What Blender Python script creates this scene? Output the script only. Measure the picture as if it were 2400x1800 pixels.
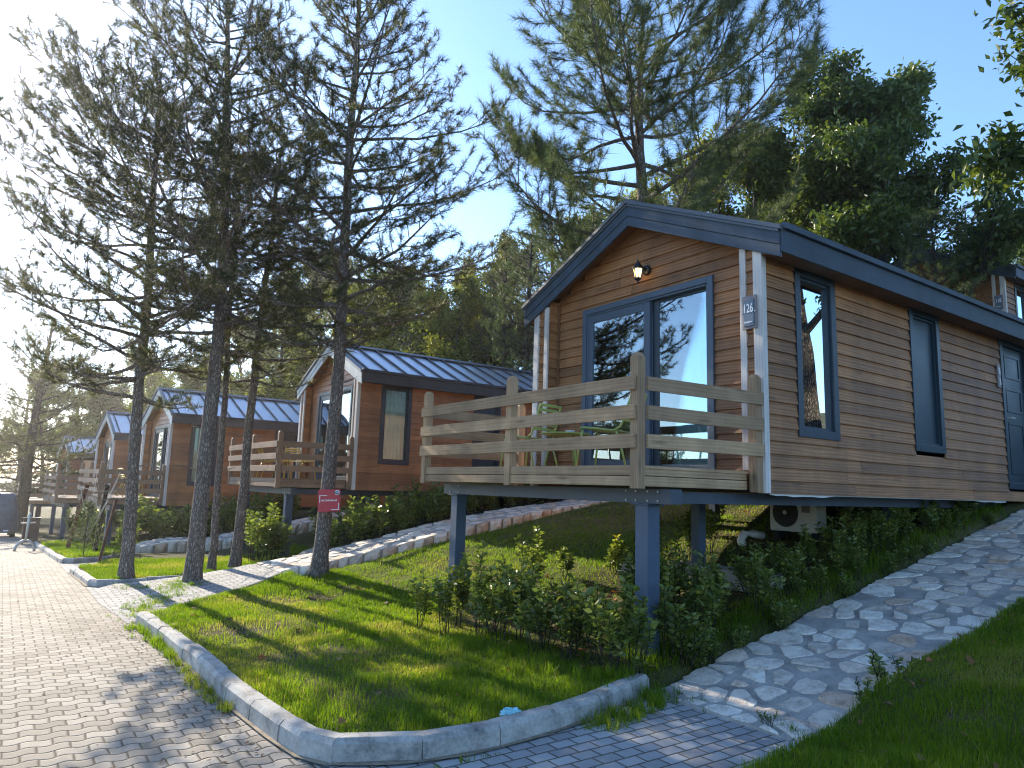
import bpy, bmesh, math, random
import numpy as np
from math import sin, cos, pi, radians
from mathutils import Vector, Matrix

for o in list(bpy.data.objects):
    bpy.data.objects.remove(o)
sc = bpy.context.scene
COL = sc.collection

# ------------------------------------------------------------------ camera, sky, sun, exposure
cam = bpy.data.cameras.new('camera')
cam.lens = 36 * 1644.9 / 2400
cam.sensor_width = 36
cam.clip_start = .05
cam.clip_end = 5000
camo = bpy.data.objects.new('camera', cam)
COL.objects.link(camo)
YAW, PITCH, ROLL = .6179, .146, .0302
F0 = Vector((sin(YAW), cos(YAW), 0)); R0 = Vector((cos(YAW), -sin(YAW), 0)); U0 = Vector((0, 0, 1))
F1 = F0 * cos(PITCH) + U0 * sin(PITCH); U1 = U0 * cos(PITCH) - F0 * sin(PITCH)
R2 = R0 * cos(ROLL) + U1 * sin(ROLL); U2 = U1 * cos(ROLL) - R0 * sin(ROLL)
camo.matrix_world = Matrix(((R2.x, U2.x, -F1.x, 0), (R2.y, U2.y, -F1.y, 0), (R2.z, U2.z, -F1.z, 1.55), (0, 0, 0, 1)))
sc.camera = camo

SUN_AZ, SUN_EL = radians(-5.0), radians(24)          # azimuth from +Y towards +X
world = bpy.data.worlds.new('World')
sc.world = world
world.use_nodes = True
wn = world.node_tree
bg = wn.nodes['Background']
sky = wn.nodes.new('ShaderNodeTexSky')
sky.sky_type = 'NISHITA'
sky.sun_disc = False
sky.sun_elevation = SUN_EL
sky.sun_rotation = SUN_AZ
sky.air_density = 1.0
sky.dust_density = .3
sky.ozone_density = 4.6
wn.links.new(sky.outputs[0], bg.inputs[0])
bg.inputs[1].default_value = .15
sun = bpy.data.lights.new('sun', 'SUN')
sun.energy = 4.2
sun.angle = radians(.5)
sun.color = (1, .88, .7)
suno = bpy.data.objects.new('sun', sun)
COL.objects.link(suno)
sd = Vector((sin(SUN_AZ) * cos(SUN_EL), cos(SUN_AZ) * cos(SUN_EL), sin(SUN_EL)))
suno.rotation_euler = sd.to_track_quat('Z', 'Y').to_euler()
suno.location = (0, 30, 30)
vs = sc.view_settings
vs.view_transform = 'Standard'
vs.look = 'None'
vs.exposure = 1.38
vs.gamma = 1
sc.render.engine = 'CYCLES'
sc.cycles.max_bounces = 8
sc.cycles.transparent_max_bounces = 24
sc.cycles.use_denoising = True
sc.cycles.filter_width = 1.15
sc.cycles.sample_clamp_indirect = 6

# ------------------------------------------------------------------ tagging helpers
def tag(o, label=None, cat=None, group=None, kind=None):
    if label: o['label'] = label
    if cat: o['category'] = cat
    if group: o['group'] = group
    if kind: o['kind'] = kind
    return o

def empty(name, loc, rz=0.):
    o = bpy.data.objects.new(name, None)
    o.empty_display_size = .2
    o.location = loc
    o.rotation_euler = (0, 0, rz)
    COL.objects.link(o)
    return o

def link(name, me, parent=None, loc=None):
    o = bpy.data.objects.new(name, me)
    COL.objects.link(o)
    if parent: o.parent = parent
    if loc is not None: o.location = loc
    return o

def copy_tree(o, parent=None):
    c = o.copy()
    COL.objects.link(c)
    if parent: c.parent = parent
    for ch in [x for x in bpy.data.objects if x.parent == o]:
        copy_tree(ch, c)
    return c

# ------------------------------------------------------------------ mesh builder
class MB:
    def __init__(s, seed=0):
        s.v = []; s.f = []; s.uv = []; s.r = []; s.m = []
        s.rng = random.Random(seed)
    def quad(s, pts, uv=None, r=0., m=0):
        n = len(s.v); s.v += [tuple(p) for p in pts]; s.f.append(list(range(n, n + len(pts))))
        s.uv += uv if uv else [(p[0] + p[1], p[2]) for p in pts]
        s.r.append(r); s.m.append(m)
    def hexa(s, c, r=None, m=0, axis=None):
        """c: 8 corners, index = ix + 2*iy + 4*iz"""
        r = s.rng.random() if r is None else r
        c = [Vector(p) for p in c]
        L = [(c[1] - c[0]).length, (c[2] - c[0]).length, (c[4] - c[0]).length]
        a = L.index(max(L)) if axis is None else axis
        ou, ov = s.rng.random() * 40, s.rng.random() * 40
        faces = [(0, 2, 3, 1), (4, 5, 7, 6), (0, 1, 5, 4), (2, 6, 7, 3), (0, 4, 6, 2), (1, 3, 7, 5)]
        n = len(s.v); s.v += [tuple(p) for p in c]
        def co(i):
            return [(i & 1) * L[0], ((i >> 1) & 1) * L[1], ((i >> 2) & 1) * L[2]]
        for k, f in enumerate(faces):
            s.f.append([n + i for i in f]); s.r.append(r); s.m.append(m)
            for i in f:
                q = co(i); u = q[a]; w = sum(q) - u
                if k // 2 == (2, 1, 0)[a]:      # end grain
                    o2 = [x for j, x in enumerate(q) if j != a]
                    s.uv.append((ou + o2[0], ov + o2[1]))
                else:
                    s.uv.append((ou + u, ov + w + k * .37))
    def box(s, x0, x1, y0, y1, z0, z1, r=None, m=0, axis=None):
        s.hexa([(x, y, z) for z in (z0, z1) for y in (y0, y1) for x in (x0, x1)], r, m, axis)
    def bar(s, p, q, w, h, up=(0, 0, 1), r=None, m=0):
        p, q = Vector(p), Vector(q); d = (q - p).normalized(); up = Vector(up)
        sd = d.cross(up).normalized(); u = sd.cross(d).normalized()
        c = []
        for z in (-h / 2, h / 2):
            for y in (-w / 2, w / 2):
                for e in (p, q):
                    c.append(e + sd * y + u * z)
        s.hexa(c, r, m, 0)
    def tube(s, pts, rad, n=8, r=None, m=0, cap=True):
        r = s.rng.random() if r is None else r
        V, Q = tube_np(pts, rad, n)
        b = len(s.v); s.v += [tuple(p) for p in V]
        L = 0.
        for i, q in enumerate(Q):
            s.f.append([b + int(k) for k in q]); s.r.append(r); s.m.append(m)
            k = i % n; j = i // n
            s.uv += [(j * .1, k * .02), (j * .1, k * .02 + .02), (j * .1 + .1, k * .02 + .02), (j * .1 + .1, k * .02)]
        if cap:
            for st, rev in ((0, True), (len(V) - n, False)):
                f = [b + st + k for k in range(n)]
                if rev: f.reverse()
                s.f.append(f); s.r.append(r); s.m.append(m)
                s.uv += [(0, 0)] * n
    def lathe(s, prof, c=(0, 0, 0), n=16, r=0., m=0):
        b = len(s.v)
        for (rr, z) in prof:
            for k in range(n):
                a = 2 * pi * k / n
                s.v.append((c[0] + rr * cos(a), c[1] + rr * sin(a), c[2] + z))
        for j in range(len(prof) - 1):
            for k in range(n):
                k2 = (k + 1) % n
                s.f.append([b + j * n + k, b + j * n + k2, b + (j + 1) * n + k2, b + (j + 1) * n + k])
                s.r.append(r); s.m.append(m); s.uv += [(k / n, j), (k / n, j), (k / n, j + 1), (k / n, j + 1)]
    def build(s, name, mats, parent=None, smooth=False, bevel=0, off=None):
        me = bpy.data.meshes.new(name)
        v = s.v if off is None else [(p[0] - off[0], p[1] - off[1], p[2] - off[2]) for p in s.v]
        me.from_pydata(v, [], s.f)
        ul = me.uv_layers.new(name='UVMap')
        ul.data.foreach_set('uv', np.array(s.uv, dtype=np.float32).ravel())
        at = me.attributes.new('rnd', 'FLOAT', 'FACE')
        at.data.foreach_set('value', np.array(s.r, dtype=np.float32))
        for mt in (mats if isinstance(mats, (list, tuple)) else [mats]): me.materials.append(mt)
        me.polygons.foreach_set('material_index', np.array(s.m, dtype=np.int32))
        if smooth: me.polygons.foreach_set('use_smooth', np.ones(len(s.f), dtype=bool))
        me.update()
        o = link(name, me, parent)
        if bevel:
            b = o.modifiers.new('bevel', 'BEVEL'); b.width = bevel; b.segments = 2; b.limit_method = 'ANGLE'
        return o

def tube_np(pts, rad, n):
    P = np.asarray(pts, float); k = len(P)
    R = np.asarray(rad, float) if np.ndim(rad) else np.full(k, float(rad))
    T = np.gradient(P, axis=0); T /= np.linalg.norm(T, axis=1)[:, None] + 1e-9
    ref = np.array([0, 0, 1.]) if abs(T[0, 2]) < .9 else np.array([1., 0, 0])
    A = np.cross(T, ref); A /= np.linalg.norm(A, axis=1)[:, None] + 1e-9
    B = np.cross(T, A)
    a = np.arange(n) * 2 * pi / n
    V = P[:, None] + R[:, None, None] * (np.cos(a)[None, :, None] * A[:, None] - np.sin(a)[None, :, None] * B[:, None])
    idx = np.arange(k * n).reshape(k, n)
    nx = np.roll(idx, -1, 1)
    Q = np.stack([idx[:-1], nx[:-1], nx[1:], idx[1:]], -1).reshape(-1, 4)
    return V.reshape(-1, 3), Q

def np_mesh(name, V, F, mat, rnd=None, smooth=False, vn=None):
    """V (n,3), F (k,3|4)"""
    V = np.asarray(V, np.float32); F = np.asarray(F, np.int32)
    me = bpy.data.meshes.new(name)
    me.vertices.add(len(V)); me.vertices.foreach_set('co', V.ravel())
    k, w = F.shape
    me.loops.add(k * w); me.loops.foreach_set('vertex_index', F.ravel())
    me.polygons.add(k); me.polygons.foreach_set('loop_start', np.arange(0, k * w, w, dtype=np.int32))
    if smooth: me.polygons.foreach_set('use_smooth', np.ones(k, dtype=bool))
    me.update(calc_edges=True)
    if rnd is not None:
        at = me.attributes.new('rnd', 'FLOAT', 'FACE'); at.data.foreach_set('value', np.asarray(rnd, np.float32))
    me.materials.append(mat)
    return me

# ------------------------------------------------------------------ materials
def newmat(name):
    m = bpy.data.materials.new(name); m.use_nodes = True
    nt = m.node_tree
    return m, nt, nt.nodes['Principled BSDF']

def N(nt, typ, ins=None, **kw):
    n = nt.nodes.new('ShaderNode' + typ)
    for k, v in kw.items(): setattr(n, k, v)
    for k, v in (ins or {}).items():
        s = n.inputs[k]
        if isinstance(v, bpy.types.NodeSocket): nt.links.new(v, s)
        else: s.default_value = v
    return n

def M(nt, op, a, b=None, c=None, clamp=False):
    n = nt.nodes.new('ShaderNodeMath'); n.operation = op; n.use_clamp = clamp
    for i, v in enumerate((a, b, c)):
        if v is None: continue
        if isinstance(v, bpy.types.NodeSocket): nt.links.new(v, n.inputs[i])
        else: n.inputs[i].default_value = v
    return n.outputs[0]

def ramp(nt, fac, stops):
    n = nt.nodes.new('ShaderNodeValToRGB')
    e = n.color_ramp.elements
    while len(e) < len(stops): e.new(.5)
    for i, (p, c) in enumerate(stops):
        e[i].position = p; e[i].color = (*c, 1) if len(c) == 3 else c
    nt.links.new(fac, n.inputs[0])
    return n.outputs[0]

def mixc(nt, fac, a, b, mode='MIX'):
    n = nt.nodes.new('ShaderNodeMix'); n.data_type = 'RGBA'; n.blend_type = mode
    for s, v in ((n.inputs[0], fac), (n.inputs[6], a), (n.inputs[7], b)):
        if isinstance(v, bpy.types.NodeSocket): nt.links.new(v, s)
        elif isinstance(v, (tuple, list)): s.default_value = (*v, 1) if len(v) == 3 else v
        else: s.default_value = v
    return n.outputs[2]

def noise(nt, vec, scale, detail=4, rough=.55, dist=0.):
    return N(nt, 'TexNoise', {'Vector': vec, 'Scale': scale, 'Detail': detail, 'Roughness': rough, 'Distortion': dist})

def bump(nt, p, h, strength=.3, dist=.01):
    b = N(nt, 'Bump', {'Height': h, 'Strength': strength, 'Distance': dist})
    nt.links.new(b.outputs[0], p.inputs['Normal'])

def attr(nt, name='rnd'):
    return N(nt, 'Attribute', attribute_name=name).outputs['Fac']

def objco(nt):
    return N(nt, 'TexCoord').outputs['Object']

def wood(name, dark, mid, light, rough=.65, grain=1., knots=.5, vary=.5, grey=0., bmp=.3):
    m, nt, p = newmat(name)
    uv = N(nt, 'UVMap', uv_map='UVMap').outputs[0]
    rn = attr(nt)
    sx = N(nt, 'SeparateXYZ', {0: uv}); u, v = sx.outputs[0], sx.outputs[1]
    def vec(su, sv):
        return N(nt, 'CombineXYZ', {0: M(nt, 'MULTIPLY', u, su), 1: M(nt, 'MULTIPLY', v, sv), 2: M(nt, 'MULTIPLY', rn, 17.)}).outputs[0]
    fine = noise(nt, vec(2.5, 75), 1, 3, .6).outputs[0]
    wav = N(nt, 'TexWave', {'Vector': vec(.55, 7.5), 'Scale': 1.3, 'Distortion': 9., 'Detail': 2., 'Detail Scale': .8, 'Detail Roughness': .5}, bands_direction='Y').outputs['Fac']
    big = noise(nt, vec(.8, 5), 1, 2).outputs[0]
    blot = noise(nt, vec(3., 14), 1, 4).outputs[0]
    f = M(nt, 'ADD', M(nt, 'MULTIPLY', fine, .36 * grain), M(nt, 'ADD', M(nt, 'MULTIPLY', wav, .26 * grain), M(nt, 'ADD', M(nt, 'MULTIPLY', big, .2 + .25 * (1 - grain)), M(nt, 'MULTIPLY', blot, .24 + .35 * (1 - grain)))))
    col = ramp(nt, f, [(.22, dark), (.52, mid), (.85, light)])
    vo = N(nt, 'TexVoronoi', {'Vector': vec(1.5, 8), 'Scale': 1., 'Randomness': 1.})
    kn = M(nt, 'MULTIPLY', M(nt, 'SUBTRACT', 1., M(nt, 'MULTIPLY', vo.outputs['Distance'], 1 / .19), clamp=True), knots, clamp=True)
    col = mixc(nt, kn, col, tuple(x * .35 for x in dark))
    val = M(nt, 'ADD', 1 - vary / 2, M(nt, 'MULTIPLY', rn, vary))
    col = mixc(nt, 1., col, N(nt, 'CombineXYZ', {0: val, 1: val, 2: val}).outputs[0], 'MULTIPLY')
    wz = objco(nt); sw = N(nt, 'SeparateXYZ', {0: wz})
    st = noise(nt, N(nt, 'CombineXYZ', {0: M(nt, 'MULTIPLY', sw.outputs[0], 1.6), 1: M(nt, 'MULTIPLY', sw.outputs[1], 1.6), 2: M(nt, 'MULTIPLY', sw.outputs[2], .45)}).outputs[0], 1.7, 5, .6).outputs[0]
    st = N(nt, 'MapRange', {0: st, 1: .35, 2: .68, 3: .72, 4: 1.14}).outputs[0]
    col = mixc(nt, 1., col, N(nt, 'CombineXYZ', {0: st, 1: st, 2: st}).outputs[0], 'MULTIPLY')
    if grey:
        g = M(nt, 'MULTIPLY', noise(nt, vec(.5, 1.7), 1, 4).outputs[0], grey)
        col = mixc(nt, g, col, (.34, .31, .27))
    nt.links.new(col, p.inputs['Base Color'])
    p.inputs['Roughness'].default_value = rough
    bump(nt, p, f, bmp, .003)
    return m

def plain(name, col, rough=.5, metal=0., noisy=.15, scale=6, bmp=0., spec=.5):
    m, nt, p = newmat(name)
    co = objco(nt)
    n1 = noise(nt, co, scale, 5)
    n2 = noise(nt, co, scale * 9, 3)
    f = M(nt, 'ADD', M(nt, 'MULTIPLY', n1.outputs[0], .7), M(nt, 'MULTIPLY', n2.outputs[0], .3))
    c = ramp(nt, f, [(.3, tuple(x * (1 - noisy * 1.6) for x in col)), (.5, col), (.72, tuple(min(1, x * (1 + noisy * 1.4)) for x in col))])
    nt.links.new(c, p.inputs['Base Color'])
    r = M(nt, 'ADD', rough - .12, M(nt, 'MULTIPLY', n1.outputs[0], .24))
    nt.links.new(r, p.inputs['Roughness'])
    p.inputs['Metallic'].default_value = metal
    p.inputs['Specular IOR Level'].default_value = spec
    if bmp: bump(nt, p, f, bmp, .004)
    return m

def leafmat(name, stops, transl=.45, rough=.45, spec=.3):
    m, nt, p = newmat(name)
    c = ramp(nt, attr(nt), stops)
    nt.links.new(c, p.inputs['Base Color'])
    p.inputs['Roughness'].default_value = rough
    p.inputs['Specular IOR Level'].default_value = spec
    t = N(nt, 'BsdfTranslucent')
    tc = mixc(nt, 1., c, (1.25, 1.3, .7), 'MULTIPLY')
    nt.links.new(tc, t.inputs[0])
    mx = N(nt, 'MixShader', {0: transl, 1: p.outputs[0], 2: t.outputs[0]})
    nt.links.new(mx.outputs[0], nt.nodes['Material Output'].inputs[0])
    return m

def glassmat(name, tint, refl, coat):
    m, nt, p = newmat(name)
    nt.nodes.remove(p)
    g = N(nt, 'BsdfGlossy', {'Color': (*coat, 1), 'Roughness': .0})
    t = N(nt, 'BsdfTransparent', {'Color': (*tint, 1)})
    lw = N(nt, 'Fresnel', {'IOR': 1.5}).outputs[0]
    f = M(nt, 'ADD', refl, lw, clamp=True)
    nz = noise(nt, objco(nt), 1.1, 1)
    b = N(nt, 'Bump', {'Height': nz.outputs[0], 'Strength': .05, 'Distance': .05})
    nt.links.new(b.outputs[0], g.inputs['Normal'])
    mx = N(nt, 'MixShader', {0: f, 1: t.outputs[0], 2: g.outputs[0]})
    nt.links.new(mx.outputs[0], nt.nodes['Material Output'].inputs[0])
    return m

def bark(name, a, b, c, sc_=1.):
    m, nt, p = newmat(name)
    co = objco(nt)
    sx = N(nt, 'SeparateXYZ', {0: co})
    v = N(nt, 'CombineXYZ', {0: M(nt, 'MULTIPLY', sx.outputs[0], 36 * sc_), 1: M(nt, 'MULTIPLY', sx.outputs[1], 36 * sc_), 2: M(nt, 'MULTIPLY', sx.outputs[2], 12 * sc_)}).outputs[0]
    w = noise(nt, v, .6, 3)
    v2 = mixc(nt, 1., v, mixc(nt, 1., w.outputs[1], (1.6, 1.6, 1.6), 'MULTIPLY'), 'ADD')
    vo = N(nt, 'TexVoronoi', {'Vector': v2, 'Scale': 1.}, feature='DISTANCE_TO_EDGE').outputs[0]
    vc = N(nt, 'TexVoronoi', {'Vector': v2, 'Scale': 1.}).outputs['Color']
    n2 = noise(nt, v, 3, 4).outputs[0]
    e = M(nt, 'MULTIPLY', vo, 4., clamp=True)
    tone = M(nt, 'ADD', M(nt, 'MULTIPLY', N(nt, 'SeparateColor', {0: vc}).outputs[0], .6), M(nt, 'MULTIPLY', n2, .5))
    col = mixc(nt, e, a, ramp(nt, tone, [(.25, b), (.8, c)]))
    nt.links.new(col, p.inputs['Base Color'])
    p.inputs['Roughness'].default_value = .9
    p.inputs['Specular IOR Level'].default_value = .15
    bump(nt, p, M(nt, 'ADD', e, M(nt, 'MULTIPLY', n2, .5)), .9, .02)
    return m

def paver(name, L, W, amp, cols, joint, jw=.004, sand=.6):
    m, nt, p = newmat(name)
    co = objco(nt)
    sx = N(nt, 'SeparateXYZ', {0: co})
    big = noise(nt, co, .8, 4).outputs[0]
    wob = noise(nt, co, 2.3, 2).outputs[0]
    u = M(nt, 'ADD', M(nt, 'DIVIDE', sx.outputs[0], L), M(nt, 'MULTIPLY', wob, .12))
    v = M(nt, 'ADD', M(nt, 'DIVIDE', sx.outputs[1], W), M(nt, 'MULTIPLY', big, .15))
    v = M(nt, 'ADD', v, M(nt, 'MULTIPLY', M(nt, 'SINE', M(nt, 'MULTIPLY', u, 2 * pi)), amp))
    row = M(nt, 'FLOOR', v)
    u2 = M(nt, 'ADD', u, M(nt, 'MULTIPLY', M(nt, 'FLOORED_MODULO', row, 2.), .5))
    cell = M(nt, 'FLOOR', u2)
    ex = M(nt, 'MULTIPLY', M(nt, 'SUBTRACT', .5, M(nt, 'ABSOLUTE', M(nt, 'SUBTRACT', M(nt, 'FRACT', u2), .5))), L)
    ey = M(nt, 'MULTIPLY', M(nt, 'SUBTRACT', .5, M(nt, 'ABSOLUTE', M(nt, 'SUBTRACT', M(nt, 'FRACT', v), .5))), W)
    chip = M(nt, 'MULTIPLY', M(nt, 'SUBTRACT', noise(nt, co, 60, 3).outputs[0], .5), .006)
    e = M(nt, 'ADD', M(nt, 'MINIMUM', ex, ey), chip)
    mk = M(nt, 'DIVIDE', M(nt, 'SUBTRACT', e, jw * .6), jw * .8, clamp=True)
    wnz = N(nt, 'TexWhiteNoise', {0: N(nt, 'CombineXYZ', {0: cell, 1: row, 2: 3.}).outputs[0]}, noise_dimensions='3D').outputs[0]
    grit = noise(nt, co, 160, 3, .7).outputs[0]
    mid = noise(nt, co, 14, 4).outputs[0]
    tone = M(nt, 'ADD', M(nt, 'MULTIPLY', wnz, .55), M(nt, 'ADD', M(nt, 'MULTIPLY', grit, .25), M(nt, 'ADD', M(nt, 'MULTIPLY', big, .3), M(nt, 'MULTIPLY', mid, .3))))
    c = ramp(nt, tone, [(.3, cols[0]), (.6, cols[1]), (.95, cols[2])])
    jc = mixc(nt, M(nt, 'MULTIPLY', noise(nt, co, 3.1, 4).outputs[0], sand, clamp=True), joint, (.2, .16, .1))
    c = mixc(nt, mk, jc, c)
    stain = N(nt, 'MapRange', {0: noise(nt, co, .33, 5, .6).outputs[0], 1: .5, 2: .72}).outputs[0]
    c = mixc(nt, M(nt, 'MULTIPLY', stain, .45), c, (.15, .12, .08))
    nt.links.new(c, p.inputs['Base Color'])
    p.inputs['Roughness'].default_value = .85
    p.inputs['Specular IOR Level'].default_value = .25
    h = M(nt, 'ADD', M(nt, 'DIVIDE', M(nt, 'MINIMUM', e, .012), .012), M(nt, 'ADD', M(nt, 'MULTIPLY', grit, .16), M(nt, 'MULTIPLY', wnz, .45)))
    bump(nt, p, h, .8, .008)
    return m

MAT = {}
MAT['wood_brown'] = wood('weathered_siding', (.125, .048, .015), (.285, .122, .04), (.42, .21, .082), .6, 1., .75, .5, .05)
MAT['wood_orange'] = wood('stained_siding', (.22, .078, .025), (.37, .145, .05), (.46, .21, .08), .5, .9, .6, .4)
MAT['wood_deck'] = wood('deck_timber', (.18, .098, .044), (.38, .238, .125), (.52, .36, .215), .75, .55, .95, .4, .12, .12)
MAT['wood_deck2'] = wood('stained_deck_timber', (.15, .08, .045), (.26, .15, .085), (.36, .23, .15), .75, .5, .8, .3, .2, .12)
MAT['wood_trim'] = wood('bleached_trim', (.42, .38, .35), (.62, .58, .55), (.74, .71, .68), .8, .5, .5, .12, 0, .12)
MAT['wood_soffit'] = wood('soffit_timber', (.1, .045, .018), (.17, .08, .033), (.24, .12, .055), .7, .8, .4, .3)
MAT['fascia'] = wood('fascia_paint', (.03, .048, .072), (.046, .07, .1), (.065, .093, .13), .65, .45, .5, .2)
MAT['fascia_grey'] = wood('fascia_grey_paint', (.3, .33, .33), (.42, .45, .45), (.5, .53, .53), .5, .4, .2, .1)
MAT['eave_dark'] = wood('eave_paint', (.03, .034, .045), (.046, .05, .062), (.06, .066, .08), .55, .4, .3, .15)
MAT['frame'] = plain('window_frame_metal', (.062, .09, .128), .42, 0, .06, 3)
MAT['frame_dark'] = plain('dark_frame_metal', (.022, .035, .052), .42, 0, .06, 3)
MAT['seam_shade'] = plain('painted_seam_shade', (.042, .036, .04), .5, 0, .06, 3)  # roof seam colour, darkened to stand for the ribs' shadow lines
MAT['shutter'] = plain('shutter_panel', (.016, .034, .052), .4, 0, .06, 2)
MAT['steel'] = plain('painted_steel', (.055, .085, .135), .5, 0, .14, 5)
MAT['steel_dark'] = plain('painted_steel_beam', (.05, .066, .09), .5, 0, .14, 5)
MAT['metal_roof'] = plain('standing_seam_metal', (.42, .45, .48), .34, .8, .14, 2)
MAT['metal_trim'] = plain('roof_flashing_metal', (.1, .115, .135), .5, .4, .1, 3)
MAT['glass_door'] = glassmat('reflective_door_glass', (.75, .92, .96), .24, (.85, .95, 1.))
MAT['glass_win'] = glassmat('window_glass', (.78, .86, .84), .05, (.85, .95, 1.))
MAT['curtain'] = plain('curtain_fabric', (.8, .83, .82), .9, 0, .05, 3)
MAT['interior'] = plain('interior_dark', (.05, .05, .048), .9)
MAT['amber'] = plain('painted_amber_reflection', (.3, .17, .05), .9, 0, .4, 5)  # amber reflection of the flank window, painted as a surface colour
MAT['green_paint'] = plain('olive_green_metal', (.38, .44, .12), .42, 0, .06, 4)
MAT['yellow_paint'] = plain('mustard_yellow_metal', (.5, .35, .04), .4, 0, .06, 4)
MAT['black_iron'] = plain('black_iron', (.012, .014, .018), .4, 0, .1)
MAT['concrete'] = plain('concrete', (.33, .31, .28), .9, 0, .22, 7, .5)
MAT['kerb'] = plain('kerb_concrete', (.34, .33, .305), .88, 0, .42, 5, .9)
MAT['stone'] = plain('pale_limestone', (.5, .45, .39), .85, 0, .35, 5, .9)
MAT['mortar'] = plain('path_mortar', (.36, .335, .3), .9, 0, .3, 5, .9)
MAT['white_plastic'] = plain('white_plastic', (.72, .72, .7), .4, 0, .04)
MAT['ac_white'] = plain('appliance_casing', (.58, .58, .56), .5, 0, .05)
MAT['ac_dark'] = plain('fan_grille_dark', (.03, .03, .034), .6)
MAT['sign_red'] = plain('red_sign_plate', (.5, .03, .05), .4, 0, .05)
MAT['sign_white'] = plain('white_lettering', (.85, .85, .85), .5, 0, .02)
MAT['sign_grey'] = plain('slate_sign_plate', (.09, .13, .175), .35, 0, .06)
MAT['sign_back'] = plain('mauve_sign_board', (.2, .17, .18), .5, 0, .06)
MAT['badge_blue'] = plain('badge_blue', (.16, .3, .42), .4)
MAT['cover'] = plain('tarpaulin', (.085, .1, .125), .5, 0, .25, 6, .4)
MAT['rubber'] = plain('rubber', (.02, .02, .02), .8)
MAT['galv'] = plain('galvanised_steel', (.5, .5, .48), .5, .4, .12)
MAT['rust'] = plain('rusty_stake', (.09, .035, .022), .8, 0, .3, 8)
MAT['bin_brown'] = plain('brown_bin', (.075, .04, .028), .6, 0, .2)
MAT['rope'] = plain('pale_rope', (.5, .47, .4), .9)
MAT['blue_wrap'] = plain('blue_wrapper', (.25, .55, .62), .35, 0, .25, 30, .5)
MAT['road'] = paver('interlocking_pavers', .165, .112, .13, [(.165, .145, .118), (.265, .235, .195), (.36, .32, .27)], (.045, .037, .03), .005, .5)
MAT['bay'] = paver('square_pavers', .165, .105, 0., [(.2, .2, .2), (.3, .3, .3), (.4, .4, .39)], (.06, .055, .05), .006, .7)
MAT['bark_grey'] = bark('pine_bark', (.11, .086, .07), (.23, .19, .162), (.37, .325, .29))
MAT['bark_red'] = bark('red_pine_bark', (.05, .018, .01), (.16, .06, .034), (.27, .12, .075), 1.1)
MAT['bark_dark'] = bark('dark_bark', (.018, .015, .013), (.07, .055, .045), (.14, .115, .095), 1.2)
MAT['needles'] = leafmat('black_pine_needles', [(0, (.05, .056, .026)), (.6, (.095, .1, .045)), (.9, (.14, .14, .065)), (1, (.2, .15, .07))], .4, .5)
MAT['needles_light'] = leafmat('long_pine_needles', [(0, (.055, .08, .036)), (.6, (.1, .13, .056)), (1, (.155, .175, .08))], .4, .5)
MAT['leaf_oak'] = leafmat('oak_leaves', [(0, (.045, .075, .016)), (.55, (.09, .13, .028)), (.9, (.15, .17, .036)), (1, (.25, .16, .05))], .42, .4, .45)
MAT['leaf_yellow'] = leafmat('turning_leaves', [(0, (.1, .125, .022)), (.5, (.2, .215, .035)), (.8, (.32, .28, .04)), (1, (.5, .33, .03))], .5, .45)
MAT['leaf_green'] = leafmat('green_leaves', [(0, (.055, .08, .018)), (.6, (.115, .145, .028)), (1, (.19, .2, .036))], .45, .45)
MAT['laurel'] = leafmat('laurel_leaves', [(0, (.07, .1, .026)), (.5, (.13, .175, .042)), (.86, (.23, .265, .055)), (1, (.42, .36, .05))], .48, .33, .55)
MAT['grass'] = leafmat('grass_blades', [(0, (.075, .14, .008)), (.45, (.15, .235, .01)), (.72, (.235, .285, .02)), (.88, (.33, .3, .08)), (1, (.38, .3, .13))], .62, .5)
MAT['dead_leaf'] = leafmat('dry_leaves', [(0, (.12, .06, .03)), (.6, (.25, .15, .08)), (1, (.35, .1, .04))], .2, .7)

def groundmat():
    m, nt, p = newmat('soil_and_turf')
    co = objco(nt)
    a = noise(nt, co, .7, 5).outputs[0]; b = noise(nt, co, 6, 5).outputs[0]; c = noise(nt, co, 45, 4).outputs[0]
    f = M(nt, 'ADD', M(nt, 'MULTIPLY', a, .5), M(nt, 'ADD', M(nt, 'MULTIPLY', b, .35), M(nt, 'MULTIPLY', c, .3)))
    col = ramp(nt, f, [(.38, (.035, .045, .014)), (.55, (.075, .075, .028)), (.68, (.13, .1, .055)), (.82, (.2, .16, .1))])
    nt.links.new(col, p.inputs['Base Color'])
    p.inputs['Roughness'].default_value = .95
    p.inputs['Specular IOR Level'].default_value = .1
    bump(nt, p, M(nt, 'ADD', b, c), .8, .03)
    return m
MAT['ground'] = groundmat()

def lampmat():
    m, nt, p = newmat('lit_lamp_glass')
    p.inputs['Base Color'].default_value = (.9, .75, .5, 1)
    p.inputs['Roughness'].default_value = .3
    p.inputs['Emission Color'].default_value = (1, .66, .25, 1)
    p.inputs['Emission Strength'].default_value = 2.2
    return m
MAT['lamp'] = lampmat()

# ------------------------------------------------------------------ terrain functions
def zr(y):
    y = np.asarray(y, float)
    return np.where(y < 4, 0, np.where(y < 25, -.0014 * (y - 4) ** 2, -.6174 - .03 * (y - 25)))

def x0(y):
    return np.interp(y, [0, 4, 10.5, 13], [4.4, 4.4, 3.3, 4.4])

def base(x, y):
    t = np.maximum(np.asarray(x, float) - x0(y), 0)
    return zr(y) + .19 * np.minimum(t, 45) * np.minimum(1, t / .4 * .5 + .5)

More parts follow.
